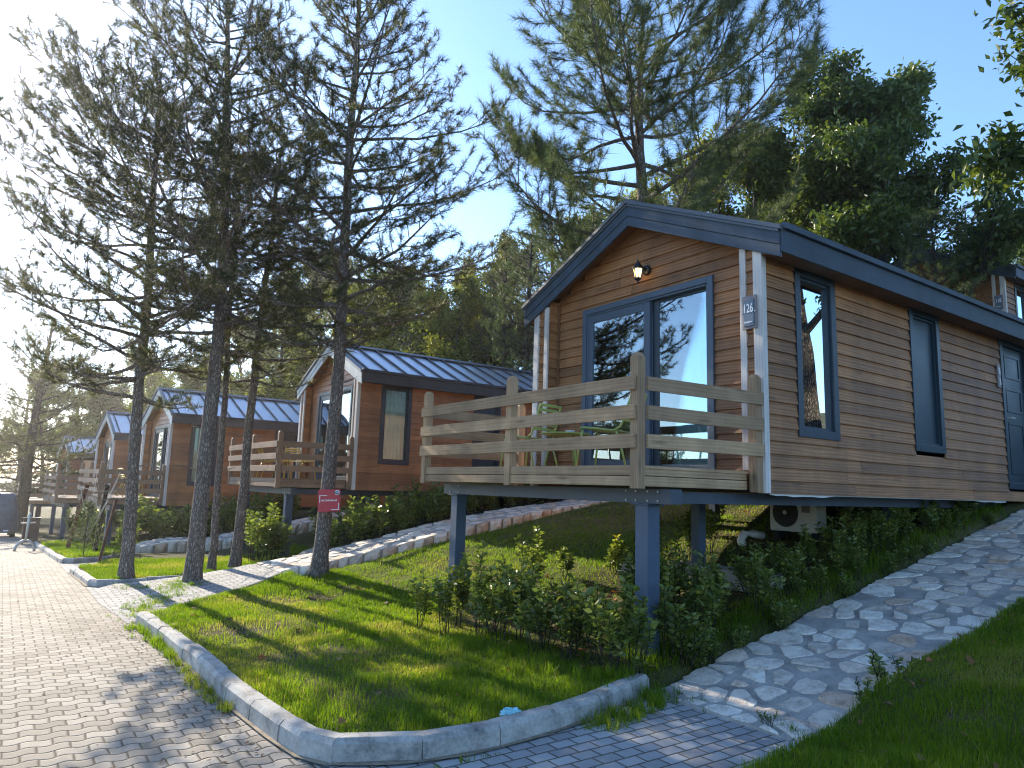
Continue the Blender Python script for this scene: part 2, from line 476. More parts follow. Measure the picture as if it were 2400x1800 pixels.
KERB_A = [(1.3, 8.7), (1.37, 7.6), (1.41, 6.4), (1.42, 5.3), (1.47, 4.5), (1.52, 4.11), (1.6, 3.94), (1.75, 3.83), (1.97, 3.72), (2.35, 3.64), (2.8, 3.66), (3.34, 3.74), (3.8, 3.87), (4.28, 4.03)]
LAWN_A = KERB_A + [(20, 4.03), (20, 10.75), (3.5, 10.75), (2.7, 10.25), (2.0, 9.62), (1.5, 8.95)]
KERB_B = [(1.1, 14.7), (1.14, 13.4), (1.17, 12.35), (1.3, 12.18), (1.86, 12.25), (2.6, 12.35), (3.4, 12.2)]
LAWN_B = KERB_B + [(3.6, 11.9), (20, 11.9), (20, 18.5), (2.6, 18.4), (2.3, 17.6), (1.9, 16.4), (1.35, 14.9)]
KERB_C = [(.9, 40), (.95, 33), (.98, 26), (1.03, 19.5), (1.1, 17.0), (1.3, 16.85), (1.9, 17.2), (2.4, 18.3)]
LAWN_C = KERB_C + [(2.7, 19.6), (20, 19.6), (60, 60), (.9, 60)]
KERB_D = [(4.42, 2.76), (3.9, 2.7), (3.4, 2.62), (2.9, 2.5)]
LAWN_D = KERB_D + [(2.7, -3), (30, -6), (30, 2.55), (6.5, 2.62), (5.2, 2.7)]

def inside_dist(px, py, poly):
    """signed distance, positive inside"""
    n = len(poly); d = np.full(px.shape, 1e9); ins = np.zeros(px.shape, bool)
    for i in range(n):
        x1, y1 = poly[i]; x2, y2 = poly[(i + 1) % n]
        ex, ey = x2 - x1, y2 - y1
        t = np.clip(((px - x1) * ex + (py - y1) * ey) / (ex * ex + ey * ey + 1e-12), 0, 1)
        d = np.minimum(d, np.hypot(px - x1 - t * ex, py - y1 - t * ey))
        c = ((y1 > py) != (y2 > py)) & (px < (x2 - x1) * (py - y1) / ((y2 - y1) if y2 != y1 else 1e-9) + x1)
        ins ^= c
    return np.where(ins, d, -d)

def sm(t): 
    t = np.clip(t, 0, 1); return t * t * (3 - 2 * t)

def vnoise(x, y, s, seed=0):
    """cheap value noise"""
    def h(i, j):
        return np.modf(np.abs(np.sin(i * 127.1 + j * 311.7 + seed * 74.7) * 43758.5453))[0]
    x = np.asarray(x) * s; y = np.asarray(y) * s
    i, j = np.floor(x), np.floor(y); u, v = x - i, y - j; u = u * u * (3 - 2 * u); v = v * v * (3 - 2 * v)
    return (h(i, j) * (1 - u) + h(i + 1, j) * u) * (1 - v) + (h(i, j + 1) * (1 - u) + h(i + 1, j + 1) * u) * v

def terrain(x, y):
    x = np.asarray(x, float); y = np.asarray(y, float)
    b = base(x, y)
    z = b - .06
    for P, h in ((LAWN_A, .1), (LAWN_B, .1), (LAWN_C, .1)):
        d = inside_dist(x, y, P)
        z = np.maximum(z, b - .06 + (h + .06) * sm((d - .03) / .07))
    d = inside_dist(x, y, LAWN_D)
    z = np.maximum(z, b - .06 + .15 * sm((d - .03) / .07) + .2 * sm((d - .1) / 1.2) * sm((x - 3.2) / 2) + .1 * sm((x - 4.4) / .8) * sm((d + .02) / .15))
    far = sm((x - 1.4) / .3)
    z = z + (vnoise(x, y, 1.3, 1) - .5) * .05 * (z > b) + (vnoise(x, y, .25, 2) - .5) * .25 * sm((x - 11) / 6)
    left = sm((-5.2 - x) / 1.5)
    z = z + left * .25
    return z

def make_ground():
    xs = np.unique(np.round(np.concatenate([np.arange(-400, -20, 40), np.arange(-20, 1, 1.), np.arange(1, 11.5, .07), np.arange(11.5, 40, .8), np.arange(40, 420, 20)]), 3))
    ys = np.unique(np.round(np.concatenate([np.arange(-60, -2, 4), np.arange(-2, 2, .3), np.arange(2, 13, .07), np.arange(13, 19.5, .1), np.arange(19.5, 60, 1.), np.arange(60, 700, 30)]), 3))
    X, Y = np.meshgrid(xs, ys, indexing='ij')
    Z = terrain(X, Y)
    V = np.stack([X, Y, Z], -1).reshape(-1, 3)
    a, b = X.shape
    I = np.arange(a * b).reshape(a, b)
    F = np.stack([I[:-1, :-1], I[1:, :-1], I[1:, 1:], I[:-1, 1:]], -1).reshape(-1, 4)
    o = link('ground', np_mesh('ground', V, F, MAT['ground'], smooth=True))
    tag(o, kind='structure')
make_ground()

# distant hills beyond the road
def make_hills():
    xs = np.linspace(-900, 500, 60); n = len(xs)
    V = []; F = []
    prof = 8 + 12 * vnoise(xs, xs * 0, .004, 5) + 8 * vnoise(xs, xs * 0, .02, 6)
    rows = [(420, -30), (480, .45), (540, .85), (600, 1.)]
    for (yy, k) in rows:
        for i in range(n):
            V.append((xs[i], yy + 60 * vnoise(xs[i], yy, .01, 3), -45 if k < 0 else -28 + k * prof[i] * 2.2))
    for r in range(len(rows) - 1):
        for i in range(n - 1):
            F.append((r * n + i, r * n + i + 1, (r + 1) * n + i + 1, (r + 1) * n + i))
    m = plain('wooded_hillside', (.06, .085, .06), .9, 0, .3, .02)
    tag(link('hills', np_mesh('hills', V, F, m, smooth=True)), kind='structure')
make_hills()

def smooth_line(P, n):
    P = np.asarray(P, float); t = np.linspace(0, 1, len(P)); q = np.linspace(0, 1, n)
    L = np.concatenate([[0], np.cumsum(np.linalg.norm(np.diff(P, axis=0), axis=1))]); L /= L[-1]
    o = np.stack([np.interp(q, L, P[:, i]) for i in range(3)], -1)
    for _ in range(3): o[1:-1] = (o[:-2] + 2 * o[1:-1] + o[2:]) / 4
    return o

# ------------------------------------------------------------------ road, bays, kerbs, paths
def sheet(name, poly_xy, zf, mat, step=.25, dz=0.):
    bm = bmesh.new()
    vs_ = [bm.verts.new((x, y, 0)) for x, y in poly_xy]
    bm.faces.new(vs_)
    bb = [min(p[0] for p in poly_xy), max(p[0] for p in poly_xy), min(p[1] for p in poly_xy), max(p[1] for p in poly_xy)]
    def cuts(lo, hi, ax):
        v = math.ceil(lo / step) * step
        while v < hi:
            no = (1, 0, 0) if ax == 0 else (0, 1, 0); co = (v, 0, 0) if ax == 0 else (0, v, 0)
            bmesh.ops.bisect_plane(bm, geom=bm.verts[:] + bm.edges[:] + bm.faces[:], plane_co=co, plane_no=no, dist=1e-5)
            v += step
    cuts(bb[0], bb[1], 0); cuts(bb[2], bb[3], 1)
    for v in bm.verts: v.co.z = float(zf(v.co.x, v.co.y)) + dz
    bmesh.ops.recalc_face_normals(bm, faces=bm.faces[:])
    if sum(f.normal.z for f in bm.faces) < 0: bmesh.ops.reverse_faces(bm, faces=bm.faces[:])
    me = bpy.data.meshes.new(name); bm.to_mesh(me); bm.free()
    me.materials.append(mat)
    for p in me.polygons: p.use_smooth = True
    return tag(link(name, me), kind='structure')

sheet('road', [(-5, -6), (2.0, -6), (1.75, 1.5), (1.62, 3.85), (1.52, 4.11), (1.47, 4.5), (1.42, 5.3), (1.41, 6.4), (1.37, 7.6), (1.3, 8.7), (1.2, 10.5), (1.17, 12.35), (1.14, 13.4), (1.1, 14.7), (1.1, 17), (1.03, 19.5), (.98, 26), (.95, 33), (.9, 40), (.7, 55), (.4, 90), (-6, 90), (-5.3, 30)], lambda x, y: zr(y), MAT['road'], 1.5)
sheet('pavement', [(1.6, 1.0), (3.2, .9), (3.0, 2.5), (3.4, 2.6), (4.4, 2.74), (4.26, 2.95), (4.33, 3.5), (4.4, 4.04), (3.8, 3.9), (3.34, 3.78), (2.8, 3.7), (2.35, 3.68), (1.97, 3.76), (1.75, 3.87), (1.62, 3.95)], lambda x, y: zr(y), MAT['bay'], .5, .004)

MAT['sand'] = plain('gritty_sand', (.27, .215, .15), .95, 0, .35, 12, .9)
def edge_sand(line, w0, dz, seed):
    P = smooth_line([(x, y, 0) for x, y in line], 90); T = np.gradient(P, axis=0); T /= np.linalg.norm(T, axis=1)[:, None]
    V = []; F = []
    for i in range(90):
        nx_, ny_ = T[i, 1], -T[i, 0]
        w = w0 * (.3 + 1.3 * float(vnoise(P[i, 0] + seed, P[i, 1], 3.1, 2)))
        for k in (-.02, w * .6, w):
            x, y = P[i, 0] - nx_ * k, P[i, 1] - ny_ * k
            V.append((x, y, float(zr(y)) + dz + (.006 if k < w * .7 else .0)))
    for i in range(89):
        for j in range(2):
            F.append((i * 3 + j, i * 3 + j + 1, i * 3 + j + 4, i * 3 + j + 3))
    tag(link('road_edge', np_mesh('road_edge', V, F, MAT['sand'], smooth=True)), kind='structure')

ZB = lambda x: np.interp(x, [1.1, 2, 2.6, 3.2, 3.6, 4.3, 5, 6.06, 7.2, 8.6, 10.4, 14], [-.06, -.035, .01, .1, .2, .3, .43, .66, .9, 1.12, 1.32, 1.9])
sheet('pavement', [(1.25, 8.8), (1.5, 8.98), (2.0, 9.66), (2.7, 10.3), (3.5, 10.8), (3.62, 11.9), (3.4, 12.2), (2.6, 12.33), (1.86, 12.22), (1.3, 12.15), (1.15, 12.3), (1.15, 10.5)], lambda x, y: ZB(x) if x > 1.3 else zr(y), MAT['bay'], .25, .004)
sheet('pavement', [(1.08, 14.75), (1.4, 14.95), (1.9, 16.4), (2.5, 18.3), (1.95, 17.1), (1.3, 16.8), (1.08, 16.95)], lambda x, y: zr(y), MAT['bay'], .5, .006)

def kerb(name, line, w=.13, h=.13, block=.5, seed=0, zf=None, side=1, end_round=False):
    """blocks along a polyline; the lawn lies to the left (side=1) of travel"""
    rng = random.Random(seed)
    P = [Vector((x, y)) for x, y in line]
    mb = MB(seed)
    # resample
    L = [0.]
    for a, b in zip(P[:-1], P[1:]): L.append(L[-1] + (b - a).length)
    def at(s):
        s = max(0, min(L[-1], s))
        for i in range(len(P) - 1):
            if s <= L[i + 1]:
                return P[i].lerp(P[i + 1], (s - L[i]) / (L[i + 1] - L[i] + 1e-9))
        return P[-1]
    s = 0.
    zf = zf or (lambda x, y: float(zr(y)))
    while s < L[-1] - .05:
        e = min(L[-1], s + block * rng.uniform(.92, 1.05))
        # shorter blocks on tight bends
        chord = (at(e) - at(s)).length
        if chord < (e - s) * .985: e = s + (e - s) * .5
        a, b = at(s + .005), at(e - .005)
        d = (b - a).normalized(); nrm = Vector((-d.y, d.x)) * side
        jz = rng.uniform(-.006, .006); jo = rng.uniform(-.006, .006)
        za, zb_ = zf(a.x, a.y), zf(b.x, b.y)
        ch = .028
        def sect(q, z):
            o = q + nrm * jo; i = q + nrm * (w + jo)
            return [(o.x, o.y, z - .12), (o.x + nrm.x * .012, o.y + nrm.y * .012, z + h - ch + jz), (o.x + nrm.x * .04, o.y + nrm.y * .04, z + h + jz), (i.x, i.y, z + h + jz - .004), (i.x, i.y, z - .12)]
        A, B = sect(a, za), sect(b, zb_)
        r = rng.random()
        for k in range(4):
            q = [A[k], B[k], B[k + 1], A[k + 1]]
            mb.quad(q if side < 0 else q[::-1], None, r)
        mb.quad(A if side > 0 else A[::-1], None, r); mb.quad(B[::-1] if side > 0 else B, None, r)
        s = e
    o = mb.build(name, MAT['kerb'], bevel=.006)
    return tag(o, kind='structure')
kerb('kerb', KERB_A, seed=1)
kerb('kerb', KERB_B, seed=2, h=.1)
kerb('kerb', KERB_C, seed=3, h=.1)
kerb('kerb', KERB_D[::-1], seed=4, h=.07, w=.11, side=-1)
kerb('kerb', [(1.32, 8.75), (1.52, 9.0), (2.05, 9.7), (2.75, 10.32), (3.5, 10.8)], w=.07, h=.03, seed=5, side=-1, zf=lambda x, y: float(ZB(x)))
# far side of the road
kerb('kerb', [(-5.1, -4), (-5.1, 8), (-5.2, 20), (-5.4, 40)], seed=6, h=.12)

edge_sand(KERB_A[:6], .1, .006, 1)
edge_sand(KERB_A[5:], .13, .009, 2)
edge_sand(KERB_B[:4], .09, .006, 3)

def blob_stone(mb, c, rx, ry, h, ang, zf, rng, m=1, flat=.55):
    n = 11
    r = rng.random()
    rad = [rng.uniform(.72, 1.1) for _ in range(n)]
    rings = [(1., -.03), (.93, h * .55), (.74, h), (flat * .6, h * 1.04)]
    b = len(mb.v)
    ox, oy = rng.uniform(-.1, .1), rng.uniform(-.1, .1)
    for (k, z) in rings:
        for i in range(n):
            a = 2 * pi * i / n
            X, Y = cos(a) * rx * rad[i] * k, sin(a) * ry * rad[i] * k
            x = c[0] + X * cos(ang) - Y * sin(ang); y = c[1] + X * sin(ang) + Y * cos(ang)
            mb.v.append((x, y, zf(x, y) + z + (ox * X + oy * Y) * .4 + rng.uniform(-.003, .003)))
    for j in range(len(rings) - 1):
        for i in range(n):
            i2 = (i + 1) % n
            mb.f.append([b + j * n + i, b + j * n + i2, b + (j + 1) * n + i2, b + (j + 1) * n + i]); mb.r.append(r); mb.m.append(m); mb.uv += [(0, 0)] * 4
    mb.f.append([b + (len(rings) - 1) * n + i for i in range(n)]); mb.r.append(r); mb.m.append(m); mb.uv += [(0, 0)] * n

def clip_poly(P, nx_, ny_, d):
    """keep the part of polygon P with x*nx+y*ny <= d"""
    out = []
    for i in range(len(P)):
        a, b = P[i], P[(i + 1) % len(P)]
        da, db = a[0] * nx_ + a[1] * ny_ - d, b[0] * nx_ + b[1] * ny_ - d
        if da <= 0: out.append(a)
        if da * db < 0:
            t = da / (da - db); out.append((a[0] + (b[0] - a[0]) * t, a[1] + (b[1] - a[1]) * t))
    return out

def flagstones(mb, xa, xb, y_lo, y_hi, zf, rng):
    """flat irregular stones: cells round jittered points, drawn in by a varying mortar gap"""
    S = []
    x = xa + .02
    while x < xb - .05:
        lo, hi = y_lo(x), y_hi(x)
        n = max(3, round((hi - lo) / .27))
        off = rng.random()
        for k in range(n):
            S.append((x + rng.uniform(-.12, .12), lo + (hi - lo) * (k + .25 + .5 * rng.random() + .2 * off) / (n + .2)))
        x += .25
    for (cx, cy) in S:
        lo, hi = y_lo(cx), y_hi(cx)
        P = [(cx - .5, lo - .02), (cx + .5, lo - .02), (cx + .5, hi + .02), (cx - .5, hi + .02)]
        P = clip_poly(P, -1, 0, -xa - .0); P = clip_poly(P, 1, 0, xb)
        w0 = rng.choice([.004, .008, .014, .03, .05])
        for (qx, qy) in S:
            dx, dy = qx - cx, qy - cy; L = math.hypot(dx, dy)
            if L < 1e-6 or L > .9: continue
            P = clip_poly(P, dx / L, dy / L, ((cx + qx) / 2 * dx + (cy + qy) / 2 * dy) / L - w0 * rng.uniform(.5, 1.4))
            if len(P) < 3: break
        if len(P) < 3 or rng.random() < .1: continue
        ar = abs(sum(P[i][0] * P[(i + 1) % len(P)][1] - P[(i + 1) % len(P)][0] * P[i][1] for i in range(len(P)))) / 2
        if ar < .006: continue
        mx, my = sum(p[0] for p in P) / len(P), sum(p[1] for p in P) / len(P)
        Q = []
        for i in range(len(P)):
            a, b = P[i], P[(i + 1) % len(P)]
            L = math.hypot(b[0] - a[0], b[1] - a[1]); k = max(1, int(L / .05))
            for q in range(k):
                t = q / k; u, v = a[0] + (b[0] - a[0]) * t, a[1] + (b[1] - a[1]) * t
                f = (.93 if q == 0 else 1.) - rng.uniform(0, .16)
                Q.append((mx + (u - mx) * f, my + (v - my) * f))
        if sum(Q[i][0] * Q[(i + 1) % len(Q)][1] - Q[(i + 1) % len(Q)][0] * Q[i][1] for i in range(len(Q))) < 0: Q.reverse()
        n = len(Q); b = len(mb.v); r = rng.random(); h = rng.uniform(.005, .016)
        tx, ty = rng.uniform(-.05, .05), rng.uniform(-.05, .05)
        for (f, z) in ((1., -.02), (.985, h * .8), (.9, h), (.5, h + .002)):
            for (u, v) in Q:
                X, Y = mx + (u - mx) * f, my + (v - my) * f
                mb.v.append((X, Y, zf(X, Y) + z + (X - mx) * tx + (Y - my) * ty + rng.uniform(-.0025, .0025)))
        for j in range(3):
            for i in range(n):
                i2 = (i + 1) % n
                mb.f.append([b + j * n + i, b + j * n + i2, b + (j + 1) * n + i2, b + (j + 1) * n + i]); mb.r.append(r); mb.m.append(1); mb.uv += [(0, 0)] * 4
        mb.f.append([b + 3 * n + i for i in range(n)]); mb.r.append(r); mb.m.append(1); mb.uv += [(0, 0)] * n

def stone_path(name, xa, xb, y_lo, y_hi, zf, seed, face=0., cover=.62, edge=True):
    """path along X between y_lo(x) and y_hi(x): mortar bed with set stones, optional stone side face towards -Y"""
    rng = random.Random(seed); mb = MB(seed)
    nx = int((xb - xa) / .12); ny = 10
    g = []
    for i in range(nx + 1):
        x = xa + (xb - xa) * i / nx
        row = []
        for j in range(ny + 1):
            y = y_lo(x) + (y_hi(x) - y_lo(x)) * j / ny
            row.append(len(mb.v)); mb.v.append((x, y, zf(x, y) + float(vnoise(x, y, 5, 8) - .5) * .02 + float(vnoise(x, y, 14, 9) - .5) * .008))
        g.append(row)
    for i in range(nx):
        for j in range(ny):
            mb.f.append([g[i][j], g[i + 1][j], g[i + 1][j + 1], g[i][j + 1]]); mb.r.append(.5); mb.m.append(0); mb.uv += [(0, 0)] * 4
        for e, s in ((0, 1), (ny, -1)):      # side skirts
            a, b = g[i][e], g[i + 1][e]
            n = len(mb.v); mb.v += [(*mb.v[a][:2], mb.v[a][2] - .5), (*mb.v[b][:2], mb.v[b][2] - .5)]
            q = [a, n, n + 1, b]
            mb.f.append(q if s > 0 else q[::-1]); mb.r.append(.5); mb.m.append(0); mb.uv += [(0, 0)] * 4
    for i, s in ((0, 1), (nx, -1)):
        for j in range(ny):
            a, b = g[i][j], g[i][j + 1]; n = len(mb.v); mb.v += [(*mb.v[a][:2], mb.v[a][2] - .5), (*mb.v[b][:2], mb.v[b][2] - .5)]
            q = [a, b, n + 1, n]; mb.f.append(q if s > 0 else q[::-1]); mb.r.append(.5); mb.m.append(0); mb.uv += [(0, 0)] * 4
    flagstones(mb, xa, xb, y_lo, y_hi, zf, rng)
    if face:
        x = xa
        while x < xb:
            w = rng.uniform(.16, .34); y = y_lo(x + w / 2); z = zf(x + w / 2, y); hh = face * rng.uniform(.75, 1.)
            bulge = rng.uniform(.03, .08); r = rng.random()
            n = 5
            b = len(mb.v)
            for j in range(n):
                for i in range(n):
                    u, v = i / (n - 1), j / (n - 1)
                    bu = bulge * (1 - (2 * u - 1) ** 4) * (1 - (2 * v - 1) ** 4) + rng.uniform(-.012, .012)
                    mb.v.append((x + .012 + u * (w - .024), y - .015 - bu, zf(x + u * w, y) - hh * (1 - v) + .012))
            for j in range(n - 1):
                for i in range(n - 1):
                    mb.f.append([b + j * n + i, b + j * n + i + 1, b + (j + 1) * n + i + 1, b + (j + 1) * n + i]); mb.r.append(r); mb.m.append(1); mb.uv += [(0, 0)] * 4
            x += w
    me = mb.build(name, [MAT['mortar'], stone_set], smooth=False)
    return tag(me, kind='structure')

def stonemat():
    m, nt, p = newmat('set_fieldstone')
    co = objco(nt)
    a = noise(nt, co, 9, 5).outputs[0]; b = noise(nt, co, 40, 4).outputs[0]
    c = ramp(nt, attr(nt), [(0, (.58, .51, .43)), (.45, (.76, .68, .58)), (.72, (.82, .76, .66)), (.86, (.64, .44, .3)), (1, (.58, .53, .47))])
    f = M(nt, 'ADD', M(nt, 'MULTIPLY', a, .7), M(nt, 'MULTIPLY', b, .4))
    c = mixc(nt, 1., c, ramp(nt, f, [(.35, (.55, .5, .45)), (.6, (1., 1., 1.)), (.8, (1.1, 1.08, 1.05))]), 'MULTIPLY')
    nt.links.new(c, p.inputs['Base Color']); p.inputs['Roughness'].default_value = .85
    bump(nt, p, f, .8, .012)
    return m
stone_set = stonemat()
ZA = lambda x, y: float(base(x, 3.4)) + .02
stone_path('path', 4.24, 13., lambda x: float(np.interp(x, [4.3, 4.6, 5.2, 6, 7, 9, 13], [2.8, 2.74, 2.7, 2.66, 2.62, 2.58, 2.55])), lambda x: 4.02 + .02 * sin(x * 5), ZA, 11)
stone_path('path', 3.5, 13.5, lambda x: 10.78 + .03 * sin(x * 3), lambda x: 11.95 + .03 * sin(x * 4), lambda x, y: float(ZB(x)) + .015, 12, face=.24)
stone_path('path', 2.75, 9, lambda x: 18.5 + .03 * sin(x * 3), lambda x: 19.6, lambda x, y: float(base(x, 18.8)) + np.interp(x, [2.7, 3.4], [.22, .34]), 13, face=.34)

# ------------------------------------------------------------------ cabin (numbers are those of the nearest cabin, rebased to its front deck corner)
O1 = (4.30, 4.20, 1.575)

def subtract(a, b, cuts):
    segs = [(a, b)]
    for c, d in cuts:
        n = []
        for s, e in segs:
            if d <= s or c >= e: n.append((s, e)); continue
            if c > s: n.append((s, c))
            if d < e: n.append((d, e))
        segs = n
    return segs

def siding(mb, mp, u0, u1, z0, z1, openings, pitch=.127, clip=None, rng=None):
    """lapped boards; mp(u, d, z) maps along/outwards/up to a point"""
    z = z0; row = 0
    while z < z1 - .01:
        zt = min(z + pitch, z1)
        a, b = (u0, u1) if clip is None else clip(z, u0, u1)
        if b - a < .05: z = zt; continue
        cuts = [(o[0], o[1]) for o in openings if min(zt, o[3]) - max(z, o[2]) > .05]
        for s, e in subtract(a, b, cuts):
            joints = [s]
            q = s + rng.uniform(1.2, 3.6)
            while q < e - .5: joints.append(q); q += rng.uniform(2.2, 3.8)
            joints.append(e)
            for i in range(len(joints) - 1):
                p, w = joints[i] + (.003 if i else 0), joints[i + 1] - .003
                j = rng.uniform(-.0015, .0015)
                c = []
                for zz, d0, d1 in ((z + .004, .002, .024 + j), (zt + .012, .001, .002 + j)):
                    for d in (d0, d1):
                        for u in (p, w): c.append(mp(u, d, zz))
                mb.hexa(c, None, 0, 0)
        z = zt; row += 1

def frame_rect(mb, mp, u0, u1, z0, z1, w, d0, d1, r=.5):
    for (a, b, c, d) in ((u0, u0 + w, z0, z1), (u1 - w, u1, z0, z1), (u0 + w, u1 - w, z0, z0 + w), (u0 + w, u1 - w, z1 - w, z1)):
        pts = [mp(u, dd, z) for z in (c, d) for dd in (d0, d1) for u in (a, b)]
        mb.hexa(pts, r)

def curtain_mesh(mp, u0, u1, z0, z1, d, amp=.025, per=.11, name='curtain', mat=None, parent=None, off=O1):
    mb = MB(3)
    n = max(8, int((u1 - u0) / per * 8))
    for i in range(n):
        a, b = u0 + (u1 - u0) * i / n, u0 + (u1 - u0) * (i + 1) / n
        da, db = d + amp * sin(a / per * 2 * pi + .7 * sin(a * 9)), d + amp * sin(b / per * 2 * pi + .7 * sin(b * 9))
        mb.quad([mp(a, da, z0), mp(b, db, z0), mp(b, db, z1), mp(a, da, z1)])
    return mb.build(name, mat or MAT['curtain'], parent, smooth=True, off=off)

def cabin(loc, rz, label, wallmat, deckmat, framemat, fasciamat, eavemat, seed, near=True, win_curtain='curtain'):
    rng = random.Random(seed)
    root = empty('wooden_cabin', loc, rz)
    tag(root, label, 'cabin', 'wooden cabins on steel posts along the road')
    def B(mb, name, mats, parent=root, **k):
        return mb.build(name, mats, parent, off=O1, **k)
    XE = 14.5
    YR, YL = 4.05, 7.67
    slope = .449
    side = lambda u, d, z: (u, YR - d, z)
    front = lambda u, d, z: (6.05 - d, u, z)
    # walls: boarded right flank, boarded recessed front, plain hidden walls
    mb = MB(seed)
    ops = [(6.40, 7.13, 2.15, 3.89), (8.82, 9.58, 2.14, 3.89), (11.5, 12.5, 1.73, 3.89)]
    siding(mb, side, 5.88, XE, 1.56, 4.12, ops, rng=rng)
    clip = lambda z, a, b: (max(a, 5.85 - (4.78 - z) / slope), min(b, 5.85 + (4.78 - z) / slope))
    siding(mb, front, 4.27, 7.41, 1.78, 4.78, [(4.80, 6.84, 1.7, 3.84)], clip=clip, rng=rng)
    # returns of the two side wings and their front edges
    siding(mb, lambda u, d, z: (u, 7.41 - d, z), 5.865, 6.05, 1.78, 4.1, [], rng=rng)
    siding(mb, lambda u, d, z: (u, 4.27 + d, z), 5.865, 6.05, 1.78, 4.1, [], rng=rng)
    siding(mb, lambda u, d, z: (5.862 - d, u, z), 4.07, 4.27, 1.6, 4.0, [], rng=rng)
    siding(mb, lambda u, d, z: (5.862 - d, u, z), 7.41, 7.655, 1.6, 4.0, [], rng=rng)
    siding(mb, lambda u, d, z: (u, YL + d, z), 5.88, XE, 1.56, 4.12, [], rng=rng)
    B(mb, 'wall', wallmat)
    mb = MB(1)
    mb.box(XE - .1, XE, YR + .03, YL - .03, 1.56, 4.0, .5)
    mb.box(6.3, XE - .1, YR + .1, YL - .1, 1.575, 1.72, .5)
    mb.box(6.2, 6.24, YR + .05, 4.75, 1.75, 4.05, .5); mb.box(6.2, 6.24, 6.9, YL - .05, 1.75, 4.05, .5); mb.box(6.2, 6.24, 4.75, 6.9, 3.92, 4.3, .5)
    B(mb, 'inner_shell', MAT['interior'])
    # trims
    for (ya, yb, xa, xb, dz) in ((4.022, 4.125, 5.825, 5.9, 0), (4.215, 4.285, 5.83, 5.86, 0), (7.40, 7.475, 5.83, 5.86, 0), (7.60, 7.70, 5.825, 5.9, 0)):
        mb = MB(seed + int(ya * 100)); mb.box(xa, xb, ya, yb, 1.565 if ya < 4.2 or ya > 7.5 else 1.78, 3.93 - .0 * ya + min(.09, max(0, (min(abs(ya - 3.8), abs(7.9 - yb))) * .449)), None, 0, 2)
        B(mb, 'corner_trim', MAT['wood_trim'], bevel=.004)
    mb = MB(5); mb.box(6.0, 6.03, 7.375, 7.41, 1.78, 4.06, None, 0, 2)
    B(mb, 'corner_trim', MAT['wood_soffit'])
    # roof: two slabs, metal above, boards below
    AY, AZ, ZE = 5.845, 5.0, 4.085
    YO = 2.05
    mb = MB(7)
    for s in (-1, 1):
        ye = AY + s * YO
        prof = [(AY, AZ), (ye, ZE), (ye, ZE - .09), (AY, AZ - .2)]
        x0_, x1_ = 5.83, XE + .3
        A = [(x0_, *q) for q in prof]; E = [(x1_, *q) for q in prof]
        q = [A[0], E[0], E[1], A[1]]; mb.quad(q if s < 0 else q[::-1], None, .5, 0)
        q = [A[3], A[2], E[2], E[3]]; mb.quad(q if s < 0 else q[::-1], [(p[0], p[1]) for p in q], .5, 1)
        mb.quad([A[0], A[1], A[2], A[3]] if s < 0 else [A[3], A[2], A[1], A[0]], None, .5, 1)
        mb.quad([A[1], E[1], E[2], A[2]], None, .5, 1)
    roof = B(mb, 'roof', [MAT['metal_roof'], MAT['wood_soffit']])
    # standing seams and ridge cap
    mb = MB(8)
    x = 6.0
    while x < XE + .3:
        for s in (-1, 1):
            mb.bar((x, AY + s * .02, AZ + .016), (x, AY + s * (YO + .02), ZE + .016 - .009), .03, .045, r=.3)
        x += .47
    B(mb, 'roof_seam', MAT['seam_shade'] if not near else MAT['metal_trim'], roof)  # on the orange cabins the rib shadows are put into the seam colour
    mb = MB(9)
    for s in (-1, 1):
        mb.bar((5.76, AY + s * .07, AZ + .012), (XE + .32, AY + s * .07, AZ + .012), .16, .02, up=(0, s * slope, 1))
    B(mb, 'ridge_cap', MAT['metal_trim'], roof)
    # gable boards: two per slope plus a flashing strip on top
    for s in (-1, 1):
        mb = MB(seed + 30 + s)
        ye = AY + s * YO
        def gb(z_off0, z_off1, xa, xb, ext=0.):
            c = []
            for zo in (z_off0, z_off1):
                for yy, zz in ((AY, AZ), (ye + s * ext, ZE - slope * ext)):
                    for xx in (xa, xb): c.append((xx, yy, zz + zo))
            # index order: ix, iy, iz
            mb.hexa(c if s > 0 else [c[i] for i in (2, 3, 0, 1, 6, 7, 4, 5)], None, 0, 1)
        gb(-.152, -.002, 5.79, 5.828); gb(-.275, -.156, 5.798, 5.832)
        B(mb, 'gable_fascia', fasciamat, bevel=.003)
        mb = MB(40)
        gb(.0, .045, 5.755, 5.85, .03); gb(-.03, -.002, 5.772, 5.788, .0)
        B(mb, 'gable_flashing', MAT['metal_trim'])
        mb = MB(seed + 50 + s)
        mb.box(5.805, XE + .3, ye - .02 if s < 0 else ye, ye if s < 0 else ye + .02, ZE - .225, ZE - .003, None, 0, 0)
        mb.box(5.80, XE + .3, ye - .06 if s < 0 else ye + .003, ye - .003 if s < 0 else ye + .06, ZE - .002, ZE + .06, .4, 0, 0)
        ys = sorted((ye - s * .0, AY + s * (abs(YR - AY) if s < 0 else abs(YL - AY))))
        B(mb, 'eave_fascia', eavemat, bevel=.003)
        mb = MB(seed + 60 + s)
        a_, b_ = (ye, YR) if s < 0 else (YL, ye)
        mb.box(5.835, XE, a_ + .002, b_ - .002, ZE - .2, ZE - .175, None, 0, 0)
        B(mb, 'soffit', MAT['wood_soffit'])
    # sliding door in the front
    mb = MB(11)
    frame_rect(mb, front, 4.76, 6.88, 1.77, 3.90, .075, -.02, .045)
    frame_rect(mb, front, 4.835, 6.805, 1.80, 3.825, .025, -.06, .03, .3)
    door = B(mb, 'sliding_door', framemat, bevel=.004)
    mb = MB(12)
